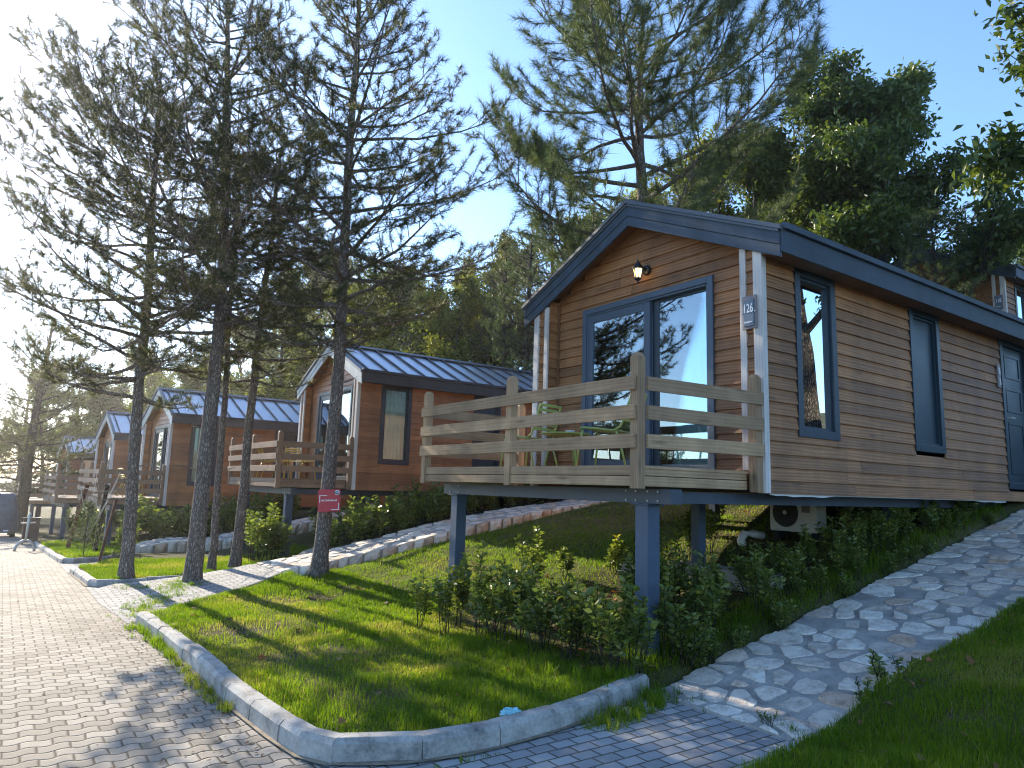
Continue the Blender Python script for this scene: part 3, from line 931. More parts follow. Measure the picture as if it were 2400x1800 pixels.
    frame_rect(mb, front, 5.70, 6.80, 1.82, 3.80, .1, -.03, .02)
    B(mb, 'sash', framemat, door, bevel=.004)
    mb = MB(13)
    frame_rect(mb, front, 4.86, 5.70, 1.82, 3.80, .03, -.06, -.035, .2)
    mb.hexa([front(u, d, z) for z in (1.83, 3.8) for d in (-.058, -.034) for u in (5.6, 5.7)], .2)
    B(mb, 'sash', MAT['frame_dark'], door)
    for (a, b, d) in ((5.79, 6.71, .0), (4.88, 5.62, -.045)):
        mb = MB(14); mb.hexa([front(u, dd, z) for z in (1.86, 3.76) for dd in (d - .004, d + .004) for u in (a, b)], .5)
        B(mb, 'pane', MAT['glass_door'], door)
    curtain_mesh(front, 4.82, 6.86, 1.76, 3.86, -.13, parent=door)
    # flank windows
    def window(a, b, z0, z1, curtain, shut=False):
        mb = MB(15); frame_rect(mb, side, a, b, z0, z1, .09, -.03, .032)
        fr = B(mb, 'shutter_window' if shut else 'window', MAT['shutter'] if shut else (MAT['frame_dark'] if near else framemat), bevel=.004)
        mb = MB(16); frame_rect(mb, side, a + .09, b - .09, z0 + .09, z1 - .09, .028, -.05, .0)
        B(mb, 'sash', MAT['shutter'] if shut else MAT['frame_dark'], fr)
        mb = MB(17)
        mb.hexa([side(u, dd, z) for z in (z0 + .1, z1 - .1) for dd in (-.034, -.026) for u in (a + .1, b - .1)], .5)
        B(mb, 'shutter_panel' if shut else 'pane', MAT['shutter'] if shut else MAT['glass_win'], fr)
        if not shut:
            mid = a + (b - a) * .52 if near else b
            curtain_mesh(side, a + .05, mid, z0 + .05, z1 - .05, -.1, .012, .09, parent=fr)
            if near: curtain_mesh(side, mid, b - .05, z0 + .05, z0 + .85, -.2, .01, .3, 'amber_reflection', MAT['amber'], fr)  # added amber sheet behind the pane imitates a reflection in the glass
    window(6.393, 7.142, 2.135, 3.899, True)
    window(8.81, 9.59, 2.125, 3.904, False, True)
    # flank door
    mb = MB(18); frame_rect(mb, side, 11.49, 12.5, 1.735, 3.902, .09, -.03, .032)
    d2 = B(mb, 'door', MAT['shutter'], bevel=.004)
    mb = MB(19)
    mb.hexa([side(u, dd, z) for z in (1.78, 3.82) for dd in (-.05, -.02) for u in (11.57, 12.42)], .5)
    for (z0, z1) in ((1.95, 2.7), (2.85, 3.2), (3.35, 3.7)):
        frame_rect(mb, side, 11.72, 12.27, z0, z1, .03, -.02, -.008)
    B(mb, 'door_leaf', MAT['shutter'], d2)
    mb = MB(20); mb.tube([side(11.66, .0, 2.75), side(11.66, .05, 2.75), side(11.8, .05, 2.75)], .012, 8)
    B(mb, 'handle', MAT['galv'], d2)
    # deck: floor boards and the boards round its edge
    zb = 1.575
    mb = MB(seed + 70)
    y = 4.16
    while y < 7.92:
        mb.box(4.28, 6.04, y, y + .112, zb + .165, zb + .19, None, 0, 0); y += .118
    deck = B(mb, 'deck', deckmat)
    XC, YC = 4.30, 4.20
    yl = YC + 3.67
    for k, (px, py, h, zo) in enumerate(((XC, YC, 1.15, 0), (XC, YC + 1.84, 1.15, 0), (XC, yl, 1.15, 0), (5.785, 4.10, 1.12, 0), (5.76, yl, 1.13, 0))):
        mb = MB(seed + 80 + k); w = .046
        mb.box(px - w, px + w, py - w, py + w, zb + zo - .005, zb + h - .035, None, 0, 2)
        # chamfered head
        c = [(px + sx * w, py + sy * w, zb + h - .035) for sy in (-1, 1) for sx in (-1, 1)] + [(px + sx * (w - .022), py + sy * (w - .022), zb + h) for sy in (-1, 1) for sx in (-1, 1)]
        mb.hexa(c, mb.r[-1], 0, 2)
        B(mb, 'railing_post', deckmat, deck, bevel=.004)
    for i, z in enumerate((.882, .636, .392)):
        mb = MB(seed + 90 + i); mb.box(XC - w - .03, XC - w - .002, YC - .03, yl + .045, zb + z - .06, zb + z + .06, None, 0, 1)
        # nail heads
        B(mb, 'rail', deckmat, deck, bevel=.003)
        mb = MB(seed + 100 + i)
        c = []
        for zz in (zb + z - .06, zb + z + .06):
            for off in (-.03, -.002):
                for (x, yb) in ((XC + w + .002, YC - w), (5.81, 4.10 - w)): c.append((x, yb + off, zz))
        mb.hexa(c, None, 0, 0)
        B(mb, 'rail', deckmat, deck, bevel=.003)
        mb = MB(seed + 110 + i); mb.box(XC + w, 5.8, yl + w + .002, yl + w + .03, zb + z - .06, zb + z + .06, None, 0, 0)
        B(mb, 'rail', deckmat, deck, bevel=.003)
    for i, (z0, z1) in enumerate(((.106, .188), (.016, .1))):
        for (a, b) in ((YC + w + .002, YC + 1.84 - w - .002), (YC + 1.84 + w + .002, yl - w - .002)):
            mb = MB(seed + 120 + i + int(a * 10)); mb.box(XC - .03, XC, a, b, zb + z0, zb + z1, None, 0, 1)
            B(mb, 'edge_board', deckmat, deck, bevel=.003)
        mb = MB(seed + 130 + i); mb.box(XC + w + .002, 5.735, YC - .03, YC - .002, zb + z0, zb + z1, None, 0, 0)
        B(mb, 'edge_board', deckmat, deck, bevel=.003)
        mb = MB(seed + 140 + i); mb.box(XC + w + .002, 5.71, yl + .01, yl + .04, zb + z0, zb + z1, None, 0, 0)
        B(mb, 'edge_board', deckmat, deck, bevel=.003)
    # steel underframe
    def beamI(mb, p, q, h=.14, w=.1):
        p, q = Vector(p), Vector(q)
        mb.bar(p, q, .012, h - .02, r=.4)
        mb.bar(p + Vector((0, 0, h / 2 - .006)), q + Vector((0, 0, h / 2 - .006)), w, .012, r=.4)
        mb.bar(p - Vector((0, 0, h / 2 - .006)), q - Vector((0, 0, h / 2 - .006)), w, .012, r=.4)
    mb = MB(25)
    mb.box(4.55, 4.69, 4.06, 7.82, 1.447, 1.572, .5)
    for y in (4.2, 4.32, 4.46, 4.58, 7.46, 7.66):
        for z in (1.47, 1.55): mb.tube([(4.551, y, z), (4.541, y, z)], .009, 6, m=1)
    B(mb, 'steel_beam', [MAT['steel_dark'], MAT['galv']])
    mb = MB(26)
    for y in (4.35, 7.35):
        mb.box(4.70, XE - .2, y - .05, y + .05, 1.45, 1.556, .5)
    for x in (6.6, 8.6, 10.6):
        mb.box(x - .05, x + .05, 4.41, 7.29, 1.452, 1.554, .5)
    B(mb, 'steel_beam', MAT['steel_dark'])
    if near:
        mb = MB(29); x = 5.9; rg = random.Random(seed + 9); pz = 0.
        while x < 11.2:
            w_ = rg.uniform(.06, .22); nz = .02 * float(vnoise(x, 0, 1.1, 3) > .42) * rg.uniform(.3, 1.)
            mb.quad([(x, YR - .006, 1.575), (x + w_, YR - .006, 1.575), (x + w_, YR - .012, 1.556 - nz), (x, YR - .01, 1.556 - pz)])
            x += w_; pz = nz
        B(mb, 'torn_underlay', MAT['ac_white'])
    wm = Matrix.Rotation(rz, 4, 'Z')
    for (x, y, w2) in ((4.62, 4.39, .075), (4.62, 7.56, .07), (6.72, 5.57, .06), (9.2, 4.6, .06), (9.2, 7.3, .06), (11.4, 4.6, .06), (11.4, 7.3, .06)):
        wp = wm @ Vector((x - O1[0], y - O1[1], 0)) + Vector(loc)
        g = float(terrain(np.array([wp.x]), np.array([wp.y]))[0]) - loc[2] + O1[2]
        if g > 1.36: continue
        mb = MB(27); mb.box(x - w2, x + w2, y - w2, y + w2, g - .12, 1.448, .5)
        mb.box(x - w2 - .03, x + w2 + .03, y - w2 - .03, y + w2 + .03, 1.432, 1.446, .5)
        for q in (0, 1):
            mb.tube([(x + (q * 2 - 1) * (w2 + .018), y - w2 - .018, 1.432), (x + (q * 2 - 1) * (w2 + .018), y - w2 - .018, 1.42)], .01, 6)
        if x < 5: mb.bar((x - w2 - .002, y, g - .02), (x - w2 - .002, y, g + .12), .012, .05, up=(1, 0, 0))
        B(mb, 'steel_post', MAT['steel'], bevel=.004)
    return root

C1 = cabin(O1, 0, 'large foreground cabin with weathered brown boards and grey timber deck', MAT['wood_brown'], MAT['wood_deck'], MAT['frame'], MAT['fascia'], MAT['fascia'], 100)
C2L = (4.48, 14.37, 1.402)
C2 = cabin(C2L, 0, 'orange-stained cabin behind the pine carrying the red sign', MAT['wood_orange'], MAT['wood_deck2'], MAT['frame_dark'], MAT['fascia_grey'], MAT['eave_dark'], 300, near=False)
others = [((2.11, 21.74, .76), 2.8, 'orange cabin third from the camera, its roof behind the thickest pine trunk'),
          ((1.55, 29.4, .52), 3., 'small distant cabin with its deck corner behind the propped sapling'),
          ((.95, 41.5, .05), 4., 'farthest orange cabin half hidden by the leftmost pine trunk')]
for (lc, rz, lb) in others:
    c = copy_tree(C2); c.location = lc; c.rotation_euler = (0, 0, radians(rz)); c['label'] = lb
C6 = cabin((16.5, 6.3, 4.3), 0, 'brown cabin up the slope above the near roof, sign 118', MAT['wood_brown'], MAT['wood_deck'], MAT['frame'], MAT['fascia'], MAT['fascia'], 500)

# ------------------------------------------------------------------ things fixed to or standing on the cabins
def text(body, size, name, mat, parent, loc, rot, xs=1., ext=.0015, align='CENTER', bold=0.):
    cu = bpy.data.curves.new(name, 'FONT')
    cu.body = body; cu.size = size; cu.extrude = ext; cu.align_x = align; cu.align_y = 'CENTER'; cu.offset = bold
    cu.materials.append(mat)
    tmp = bpy.data.objects.new('tmp', cu); COL.objects.link(tmp)
    dg = bpy.context.evaluated_depsgraph_get()
    me = bpy.data.meshes.new_from_object(tmp.evaluated_get(dg)); me.name = name
    bpy.data.objects.remove(tmp)
    o = bpy.data.objects.new(name, me); COL.objects.link(o)
    o.parent = parent; o.location = loc; o.rotation_euler = rot; o.scale = (xs, 1, 1)
    return o

def number_sign(loc, num, label):
    root = empty('house_number_sign', loc)
    tag(root, label, 'sign', 'house number signs on cabin corners')
    mb = MB(1); mb.box(-.012, .0, -.083, .083, -.168, .168, .5); mb.build('backing_board', MAT['sign_back'], root, bevel=.002)
    mb = MB(2); mb.box(-.024, -.0122, -.058, .062, -.14, .128, .5); mb.build('face_plate', MAT['sign_grey'], root, bevel=.002)
    R = (radians(90), 0, radians(-90))
    text(num, .125, 'number', MAT['sign_white'], root, (-.0255, .002, .035), R, .62, bold=.001)
    text('bungalow', .026, 'lettering', MAT['sign_white'], root, (-.0255, .002, -.1), R, .9, bold=.0006)
    for y in (-.072, .072):
        mb = MB(3); mb.tube([(-.0122, y, .0), (-.026, y, .0)], .007, 10); mb.build('screw', MAT['galv'], root)
    return root
number_sign((5.814, 4.157, 3.33), '126', 'small slate plate reading 126 on the near cabin corner')
number_sign((18.014, 6.257, 6.055), '118', 'small slate plate reading 118 on the upper cabin')

def wall_lamp(loc):
    root = empty('wall_lantern', loc)
    tag(root, 'black wall lantern glowing above the sliding door', 'lamp')
    mb = MB(1)
    mb.tube([(.13, -.02, .035), (.105, -.02, .035)], [.062, .058], 20); mb.tube([(.105, -.02, .035), (.098, -.02, .035)], [.05, .035], 20)
    mb.build('back_plate', MAT['black_iron'], root, smooth=False)
    mb = MB(2); mb.tube([(.1, -.02, .035), (.06, -.018, .06), (.03, -.008, .085), (0, 0, .085)], .011, 8)
    mb.build('arm', MAT['black_iron'], root, smooth=True)
    mb = MB(3)
    mb.lathe([(.001, .155), (.009, .15), (.006, .14), (.012, .13), (.008, .12), (.016, .108), (.03, .1), (.052, .055), (.074, .04), (.076, .028), (.06, .026), (.001, .026)], n=6)
    mb.build('cap', MAT['black_iron'], root)
    mb = MB(4)
    for k in range(6):
        a = 2 * pi * k / 6
        mb.bar((cos(a) * .058, sin(a) * .058, .03), (cos(a) * .036, sin(a) * .036, -.085), .009, .009, up=(cos(a), sin(a), .1))
    mb.lathe([(.001, -.08), (.042, -.08), (.044, -.092), (.026, -.112), (.01, -.12), (.012, -.135), (.008, -.145), (.001, -.15)], n=6)
    mb.build('cage', MAT['black_iron'], root)
    mb = MB(5); mb.lathe([(.052, .027), (.033, -.08)], n=6); mb.build('glass', MAT['lamp'], root)
    return root
wall_lamp((5.89, 5.76, 4.15))

def key_hook(loc):
    root = empty('wall_thermometer', loc)
    tag(root, 'narrow wall plaque beside the dark flank door', 'plaque')
    mb = MB(1); mb.box(-.05, .05, -.02, -.0, -.17, .17, .5); mb.build('board', MAT['sign_back'], root, bevel=.002)
    mb = MB(2); mb.box(-.03, .03, -.026, -.021, .02, .12, .5); mb.box(-.022, .022, -.026, -.021, -.13, -.03, .5); mb.build('face_plate', MAT['galv'], root)
key_hook((11.38, 4.033, 3.33))

def ac_unit(loc):
    root = empty('air_conditioner', loc); root.scale = (.86, .86, .86)
    tag(root, 'pale outdoor air conditioner under the near cabin', 'air conditioner')
    mb = MB(1)
    mb.box(-.14, .14, -.4, .4, 0, .55, .5)
    mb.build('casing', MAT['ac_white'], root, bevel=.012)
    mb = MB(2)
    n = 36
    for k in range(n):
        a = 2 * pi * k / n; r2 = .225
        mb.tube([(-.152, .12 + cos(a) * .035, .29 + sin(a) * .035), (-.158, .12 + cos(a + .15) * .13, .29 + sin(a + .15) * .13), (-.15, .12 + cos(a + .25) * r2, .29 + sin(a + .25) * r2)], .0022, 4)
    for rr in (.08, .13, .18):
        mb.tube([(-.155, .12 + cos(2 * pi * k / 24) * rr, .29 + sin(2 * pi * k / 24) * rr) for k in range(25)], .002, 4)
    mb.build('fan_grille', MAT['ac_dark'], root)
    mb = MB(3); mb.tube([(-.1402, .12, .29), (-.142, .12, .29)], [.225, .225], 36); mb.build('fan_opening', MAT['ac_dark'], root)
    mb = MB(4); mb.tube([(-.15 + .006 * cos(a2), .12 + cos(2 * pi * k / 36) * .232, .29 + sin(2 * pi * k / 36) * .232) for k in range(37) for a2 in (0,)], .009, 6); mb.build('fan_ring', MAT['ac_white'], root, smooth=True)
    mb = MB(5); mb.tube([(-.16, .12, .29), (-.165, .12, .29)], .034, 20); mb.build('fan_hub', MAT['ac_white'], root)
    mb = MB(6); mb.box(-.1425, -.141, -.3, -.16, .3, .46, .5); mb.build('rating_label', MAT['sign_back'], root)
    for y in (-.28, .28):
        mb = MB(7); mb.box(-.16, .16, y - .04, y + .04, -.14, -.002, .5); mb.build('foot', MAT['rubber'], root)
ac_unit((8.75, 5.57, 1.075))

def chair(loc, rz, mat, label, group):
    root = empty('garden_chair', loc, rz)
    tag(root, label, 'chair', group)
    # faces local -Y; seat .42 high
    for sx in (-1, 1):
        mb = MB(1); mb.tube([(sx * .215, -.2, .40), (sx * .23, -.235, .2), (sx * .24, -.26, 0)], [.013, .012, .011], 8); mb.build('leg', mat, root, smooth=True)
        mb = MB(2); mb.tube([(sx * .215, .17, .38), (sx * .225, .24, .18), (sx * .235, .29, 0)], [.013, .012, .011], 8); mb.build('leg', mat, root, smooth=True)
        mb = MB(3); mb.tube([(sx * .215, -.235, .40), (sx * .215, -.215, .425), (sx * .215, -.05, .41), (sx * .215, .14, .385), (sx * .213, .22, .43), (sx * .21, .275, .58), (sx * .2, .335, .78), (sx * .185, .345, .8)], .013, 8); mb.build('side_rail', mat, root, smooth=True)
    mb = MB(4)
    for i in range(9):
        t = i / 8; y = -.225 + t * .4; z = .425 - .035 * t
        mb.bar((-.21, y, z), (.21, y, z), .032, .012)
    mb.build('seat', mat, root, bevel=.003)
    mb = MB(5)
    for i in range(6):
        t = .12 + i * .172; y = .225 + .12 * t; z = .46 + .33 * t; w = .212 - .025 * t
        P = [(-w, y, z), (-w * .5, y + .025, z), (0, y + .035, z), (w * .5, y + .025, z), (w, y, z)]
        for a, b in zip(P[:-1], P[1:]): mb.bar(a, b, .012, .034, up=(0, .35, 1))
    mb.build('backrest', mat, root)
    return root

def table(loc, mat, label, group, r=.29, h=.42):
    root = empty('garden_table', loc)
    tag(root, label, 'table', group)
    mb = MB(1); mb.lathe([(.001, h - .03), (r * .8, h - .028), (r, h - .012), (r, h), (r * .93, h + .002), (.001, h)], n=28); mb.build('tabletop', mat, root, smooth=False)
    for k in range(3):
        a = 2 * pi * k / 3 + .4
        mb = MB(2); mb.tube([(cos(a) * r * .55, sin(a) * r * .55, h - .025), (cos(a) * r * .7, sin(a) * r * .7, h * .5), (cos(a) * r * .85, sin(a) * r * .85, 0)], .012, 8); mb.build('leg', mat, root, smooth=True)
    return root
DZ = 1.575 + .19
GP = 'garden chairs on the cabin decks'
chair((5.12, 5.42, DZ), radians(180 + 24), MAT['green_paint'], 'green slatted chair on the near deck, right of the low table', GP)
chair((5.3, 7.05, DZ), radians(180 + 12), MAT['green_paint'], 'green slatted chair on the near deck, left of the low table', GP)
t1 = table((5.25, 6.28, DZ), MAT['green_paint'], 'low round green table between the two green chairs', 'garden tables on the cabin decks')
def ashtray(loc):
    mb = MB(1); mb.lathe([(.001, 0), (.05, 0), (.055, .03), (.048, .03), (.044, .008), (.001, .008)], n=18)
    o = mb.build('ashtray', MAT['ac_white'], None, smooth=True); o.location = loc
    tag(o, 'small pale ashtray on the low green table', 'ashtray')
ashtray((5.25, 6.2, DZ + .423))
D2 = (C2L[0], C2L[1], C2L[2] + .19)
def rel(dx, dy): return (D2[0] + dx, D2[1] + dy, D2[2])
chair(rel(.7, 2.75), radians(60), MAT['yellow_paint'], 'yellow slatted chair on the orange cabin deck, nearer its corner post', GP)
chair(rel(1.05, 1.75), radians(120), MAT['yellow_paint'], 'yellow slatted chair behind the pine trunk carrying the red sign', GP)
table(rel(.8, 2.2), MAT['yellow_paint'], 'low round yellow table on the orange cabin deck', 'garden tables on the cabin decks')
chair((3.0, 22.9, .95), radians(100), MAT['yellow_paint'], 'yellow slatted chair on the third cabin deck, left side', GP)
chair((3.1, 24.1, .95), radians(70), MAT['yellow_paint'], 'yellow slatted chair at the far end of the third cabin deck', GP)

def gz(x, y): return float(terrain(np.array([float(x)]), np.array([float(y)]))[0])

mb = MB(31)
mb.box(6.52, 6.86, 4.55, 6.0, .25, .73, .5)
tag(mb.build('concrete_footing', MAT['concrete'], None, bevel=.02), 'low concrete footing carrying the inner steel post', 'footing')
mb = MB(32)
mb.tube([(8.15, 5.98, .72), (8.1, 6.0, .95), (8.16, 5.99, 1.02), (8.3, 5.97, 1.03), (8.5, 5.95, 1.0)], .055, 14)
tag(mb.build('drain_pipe', MAT['white_plastic'], None, smooth=True), 'white plastic drain elbow below the air conditioner', 'pipe')

# ------------------------------------------------------------------ trees
def unit(v): return v / (np.linalg.norm(v, axis=-1, keepdims=True) + 1e-9)

class Wood:
    def __init__(s): s.V = []; s.F = []; s.n = 0
    def tube(s, P, R, n):
        V, Q = tube_np(P, R, n); s.V.append(V); s.F.append(Q + s.n); s.n += len(V)
    def mesh(s, name, mat): return np_mesh(name, np.concatenate(s.V), np.concatenate(s.F), mat, smooth=True)

def needle_mesh(name, C, A, rng, K, ln, wd, spread, mat):
    n = len(C)
    D = unit(A[:, None] * spread + rng.normal(size=(n, K, 3)) * .62)
    Ln = ln * rng.uniform(.65, 1.15, (n, K, 1))
    B0 = C[:, None] - A[:, None] * ln * rng.uniform(0, .7, (n, K, 1))
    S = unit(np.cross(D, rng.normal(size=(n, K, 3)))) * wd * .5
    T = B0 + D * Ln + np.array([0, 0, -.12]) * Ln * rng.uniform(0, .6, (n, K, 1))
    V = np.stack([B0 - S, B0 + S, T], 2).reshape(-1, 3)
    F = np.arange(len(V)).reshape(-1, 3)
    rn = np.clip(np.repeat(rng.uniform(0, .85, n), K) + rng.uniform(-.2, .2, n * K), 0, 1)
    return np_mesh(name, V, F, mat, rn)

def pine(seed, trunk, r0, zc, lenf, nwh=.42, perwh=(3, 5), pitch=(-6, 30), tuft=.135, K=26, wd=.0075, spread=.75, upturn=.6, twig=.26, barkm='bark_grey', needm='needles', stubs=True, loc=(0, 0, 0), droop=0., sub=3, mean_az=None, top_r=.02, tspc=.1, flare=1.35, dens=1.4):
    """trunk: polyline in world coordinates; lenf(t): branch length along crown, t 0 bottom .. 1 top"""
    rng = np.random.default_rng(seed)
    W = Wood()
    P = smooth_line(trunk, 34) - np.array(loc)
    P[:, :2] += np.cumsum(rng.normal(0, .006, (34, 2)), 0) * (np.linspace(0, 1, 34)[:, None] > .05)
    H = P[-1, 2] - P[0, 2]
    tz = (P[:, 2] - P[0, 2]) / H
    R = r0 * (1 - tz) ** .72 + top_r * tz
    R = R * (1 + (flare - 1) * np.exp(-(P[:, 2] - P[0, 2]) / .22)) * rng.uniform(.965, 1.035, 34)
    # extra rings near the root plus a buried foot
    P = np.vstack([P[0] - np.array([0, 0, .15]), P]); R = np.concatenate([[R[0] * 1.05], R]); 
    W.tube(P, R, 14)
    C = []; A = []
    def at(z): return np.array([np.interp(z, P[:, 2], P[:, i]) for i in range(3)]), float(np.interp(z, P[:, 2], R))
    z = zc + P[1, 2]; zt = P[-1, 2]; z0_ = z
    while z < zt - .1:
        t = (z - z0_) / (zt - z0_)
        nb = int(rng.integers(perwh[0], perwh[1] + 1))
        a0 = rng.uniform(0, 2 * pi)
        for b in range(nb):
            az = a0 + 2 * pi * b / nb + rng.normal(0, .25)
            q, rt = at(z + rng.normal(0, .06))
            L = lenf(t) * rng.uniform(.6, 1.12)
            if mean_az is not None: L *= 1 + mean_az[1] * cos(az - mean_az[0])
            if L < .15: continue
            pit = radians(pitch[0] + (pitch[1] - pitch[0]) * t + rng.normal(0, 9))
            n = 8; pts = [q]; d_az = az; cur = q.copy()
            for i in range(1, n):
                s = i / (n - 1)
                pp = pit - droop * sin(pi * min(1, s * 1.1)) * .6 + upturn * s * s + rng.normal(0, .06)
                d_az += rng.normal(0, .09)
                cur = cur + np.array([cos(d_az) * cos(pp), sin(d_az) * cos(pp), sin(pp)]) * L / (n - 1)
                pts.append(cur.copy())
            pts = np.array(pts)
            rb = min(rt * .5, .012 + .0135 * L)
            W.tube(pts, np.linspace(rb, .005, n), 5)
            # side twigs
            ns = max(2, int(L / twig * dens))
            side = rng.choice([-1, 1])
            for k in range(ns):
                s = .22 + .78 * (k + rng.uniform(.1, .9)) / ns
                f = s * (n - 1); i = min(int(f), n - 2)
                o = pts[i] + (pts[i + 1] - pts[i]) * (f - i)
                d = unit(pts[i + 1] - pts[i])
                side = -side
                l2 = L * (.16 + .3 * (1 - s)) * rng.uniform(.55, 1.15) + .08
                lat = unit(np.cross(d, [0, 0, 1.])) * side
                dd = unit(d * rng.uniform(.5, 1.) + lat * rng.uniform(.5, 1.) + np.array([0, 0, rng.uniform(-.15, .5)]))
                m1 = o + dd * l2 * .55; e = m1 + unit(dd + np.array([0, 0, .45]) * upturn * 1.5 + rng.normal(0, .12, 3)) * l2 * .5
                tw = np.array([o, m1, e])
                W.tube(tw, [.0075, .0055, .0035], 4)
                C.append(e); A.append(unit(e - m1))
                nt_ = max(1, int(l2 / tspc))
                for j in range(nt_):
                    u = .35 + .6 * (j + rng.random()) / nt_
                    g = o + (m1 - o) * u / .55 if u < .55 else m1 + (e - m1) * (u - .55) / .45
                    if rng.random() < .5 and sub:
                        sd = unit(dd * .7 + rng.normal(0, .6, 3) + np.array([0, 0, .3]))
                        ge = g + sd * rng.uniform(.06, .17) * (1 + l2 * .3)
                        W.tube(np.array([g, ge]), [.0045, .003], 3)
                        C.append(ge); A.append(sd)
                    else:
                        C.append(g); A.append(unit(dd + rng.normal(0, .3, 3)))
            C.append(pts[-1]); A.append(unit(pts[-1] - pts[-2]))
        z += nwh * rng.uniform(.7, 1.25)
    C.append(P[-1]); A.append(np.array([0, 0, 1.]))
    if stubs:
        for _ in range(12):
            zz = P[1, 2] + rng.uniform(.8, max(1., zc + 1.2)); q, rt = at(zz); az = rng.uniform(0, 2 * pi)
            d = np.array([cos(az), sin(az), rng.uniform(-.2, .3)]); l = rng.uniform(.06, .5)
            W.tube(np.array([q + d * rt * .8, q + d * (rt + l * .6), q + d * (rt + l) + np.array([0, 0, rng.uniform(-.05, .08)])]), [.011, .007, .003], 4)
    print('tufts', len(C)); nm = needle_mesh('crown', np.array(C), np.array(A), rng, K, tuft, wd, spread, MAT[needm])
    return W.mesh('trunk', MAT[barkm]), nm

def put_tree(name, tm, cm, loc, label, group, rz=0., s=1., cat='tree'):
    root = empty(name, loc, rz); root.scale = (s, s, s)
    tag(root, label, cat, group)
    link('trunk', tm, root); link('crown', cm, root)
    return root

GPINE = 'tall pines along the road'
def near_pine(seed, trunk, r0, zc, lenf, label, **k):
    b = (trunk[0][0], trunk[0][1], gz(trunk[0][0], trunk[0][1]) - .0)
    trunk = [(b[0], b[1], b[2])] + list(trunk[1:])
    tm, cm = pine(seed, trunk, r0, zc, lenf, loc=b, **k)
    return put_tree('pine_tree', tm, cm, b, label, GPINE)
PL = lambda a, b, c: (lambda t: np.interp(t, [0, .2, .6, .9, 1], [a, b, b * .85, b * .5, c]))
near_pine(1, [(1.69, 12.5, 0), (1.6, 12.5, 2.5), (1.57, 12.5, 4.8), (1.45, 12.5, 6.9), (1.42, 12.5, 8.1)], .095, 2.8, PL(1.5, 2.8, .35), 'leaning pine at the left end of the front row, on the small lawn', nwh=.34, mean_az=(pi, .25))
near_pine(2, [(2.49, 11.72, 0), (2.49, 11.72, 1.78), (2.51, 11.72, 4), (2.4, 11.72, 6.3), (2.27, 11.72, 8.3), (2.15, 11.72, 9.6)], .125, 3.7, PL(1.5, 2.9, .4), 'thickest pine trunk growing out of the paved strip', nwh=.36, mean_az=(pi, .2))
near_pine(3, [(3.05, 13.0, 0), (3.03, 13, 2.2), (2.97, 13, 4.7), (2.96, 13, 6.5), (2.95, 13, 7.2)], .062, 3.9, PL(.8, 1.5, .3), 'thinnest pine trunk, right behind the thickest one', nwh=.42)
near_pine(4, [(3.48, 13.2, 0), (3.56, 13.2, 1.4), (3.58, 13.2, 4), (3.68, 13.2, 5.9), (3.71, 13.2, 7.2), (3.72, 13.2, 7.9)], .09, 3.4, PL(1.2, 2.1, .3), 'leaning pine on the lawn left of the second cabin steel post', nwh=.36)
T5 = near_pine(5, [(4.0, 10.5, 0), (4.06, 10.5, 1.7), (4.11, 10.5, 3.6), (4.08, 10.5, 6.2), (4.06, 10.5, 8.2), (4.03, 10.5, 9.75)], .115, 3.5, PL(1.6, 2.9, .35), 'tall pine carrying the red square sign on its trunk', nwh=.36)
T6B = (8.75, 8.28, gz(8.75, 8.28))
tm, cm = pine(6, [(8.75, 8.28, T6B[2]), (8.6, 8.28, 4), (8.62, 8.28, 6.6), (8.5, 8.28, 8.2), (8.6, 8.28, 9.6), (8.65, 8.28, 10.4)], .16, 3.6, lambda t: np.interp(t, [0, .3, .75, 1], [2.7, 3.5, 3.5, 1.6]), nwh=.44, perwh=(3, 4), pitch=(-4, 30), tuft=.2, K=30, wd=.0066, dens=1.6, spread=1.0, upturn=.95, twig=.24, barkm='bark_grey', needm='needles_light', loc=T6B, stubs=False, tspc=.1, droop=.25)
put_tree('pine_tree', tm, cm, T6B, 'big feathery pine rising behind the near cabin roof', GPINE)
B7 = (.75, 38, gz(.75, 38))
tm, cm = pine(7, [(B7[0], 38, B7[2]), (.85, 38, 3), (1.0, 38, 6), (1.1, 38, 8.5)], .26, 1.8, PL(2.8, 3., .5), nwh=.5, K=18, wd=.02, tuft=.2, tspc=.18, twig=.4, loc=B7, barkm='bark_dark')
put_tree('pine_tree', tm, cm, B7, 'dark pine at the left edge beyond the covered cart', GPINE)

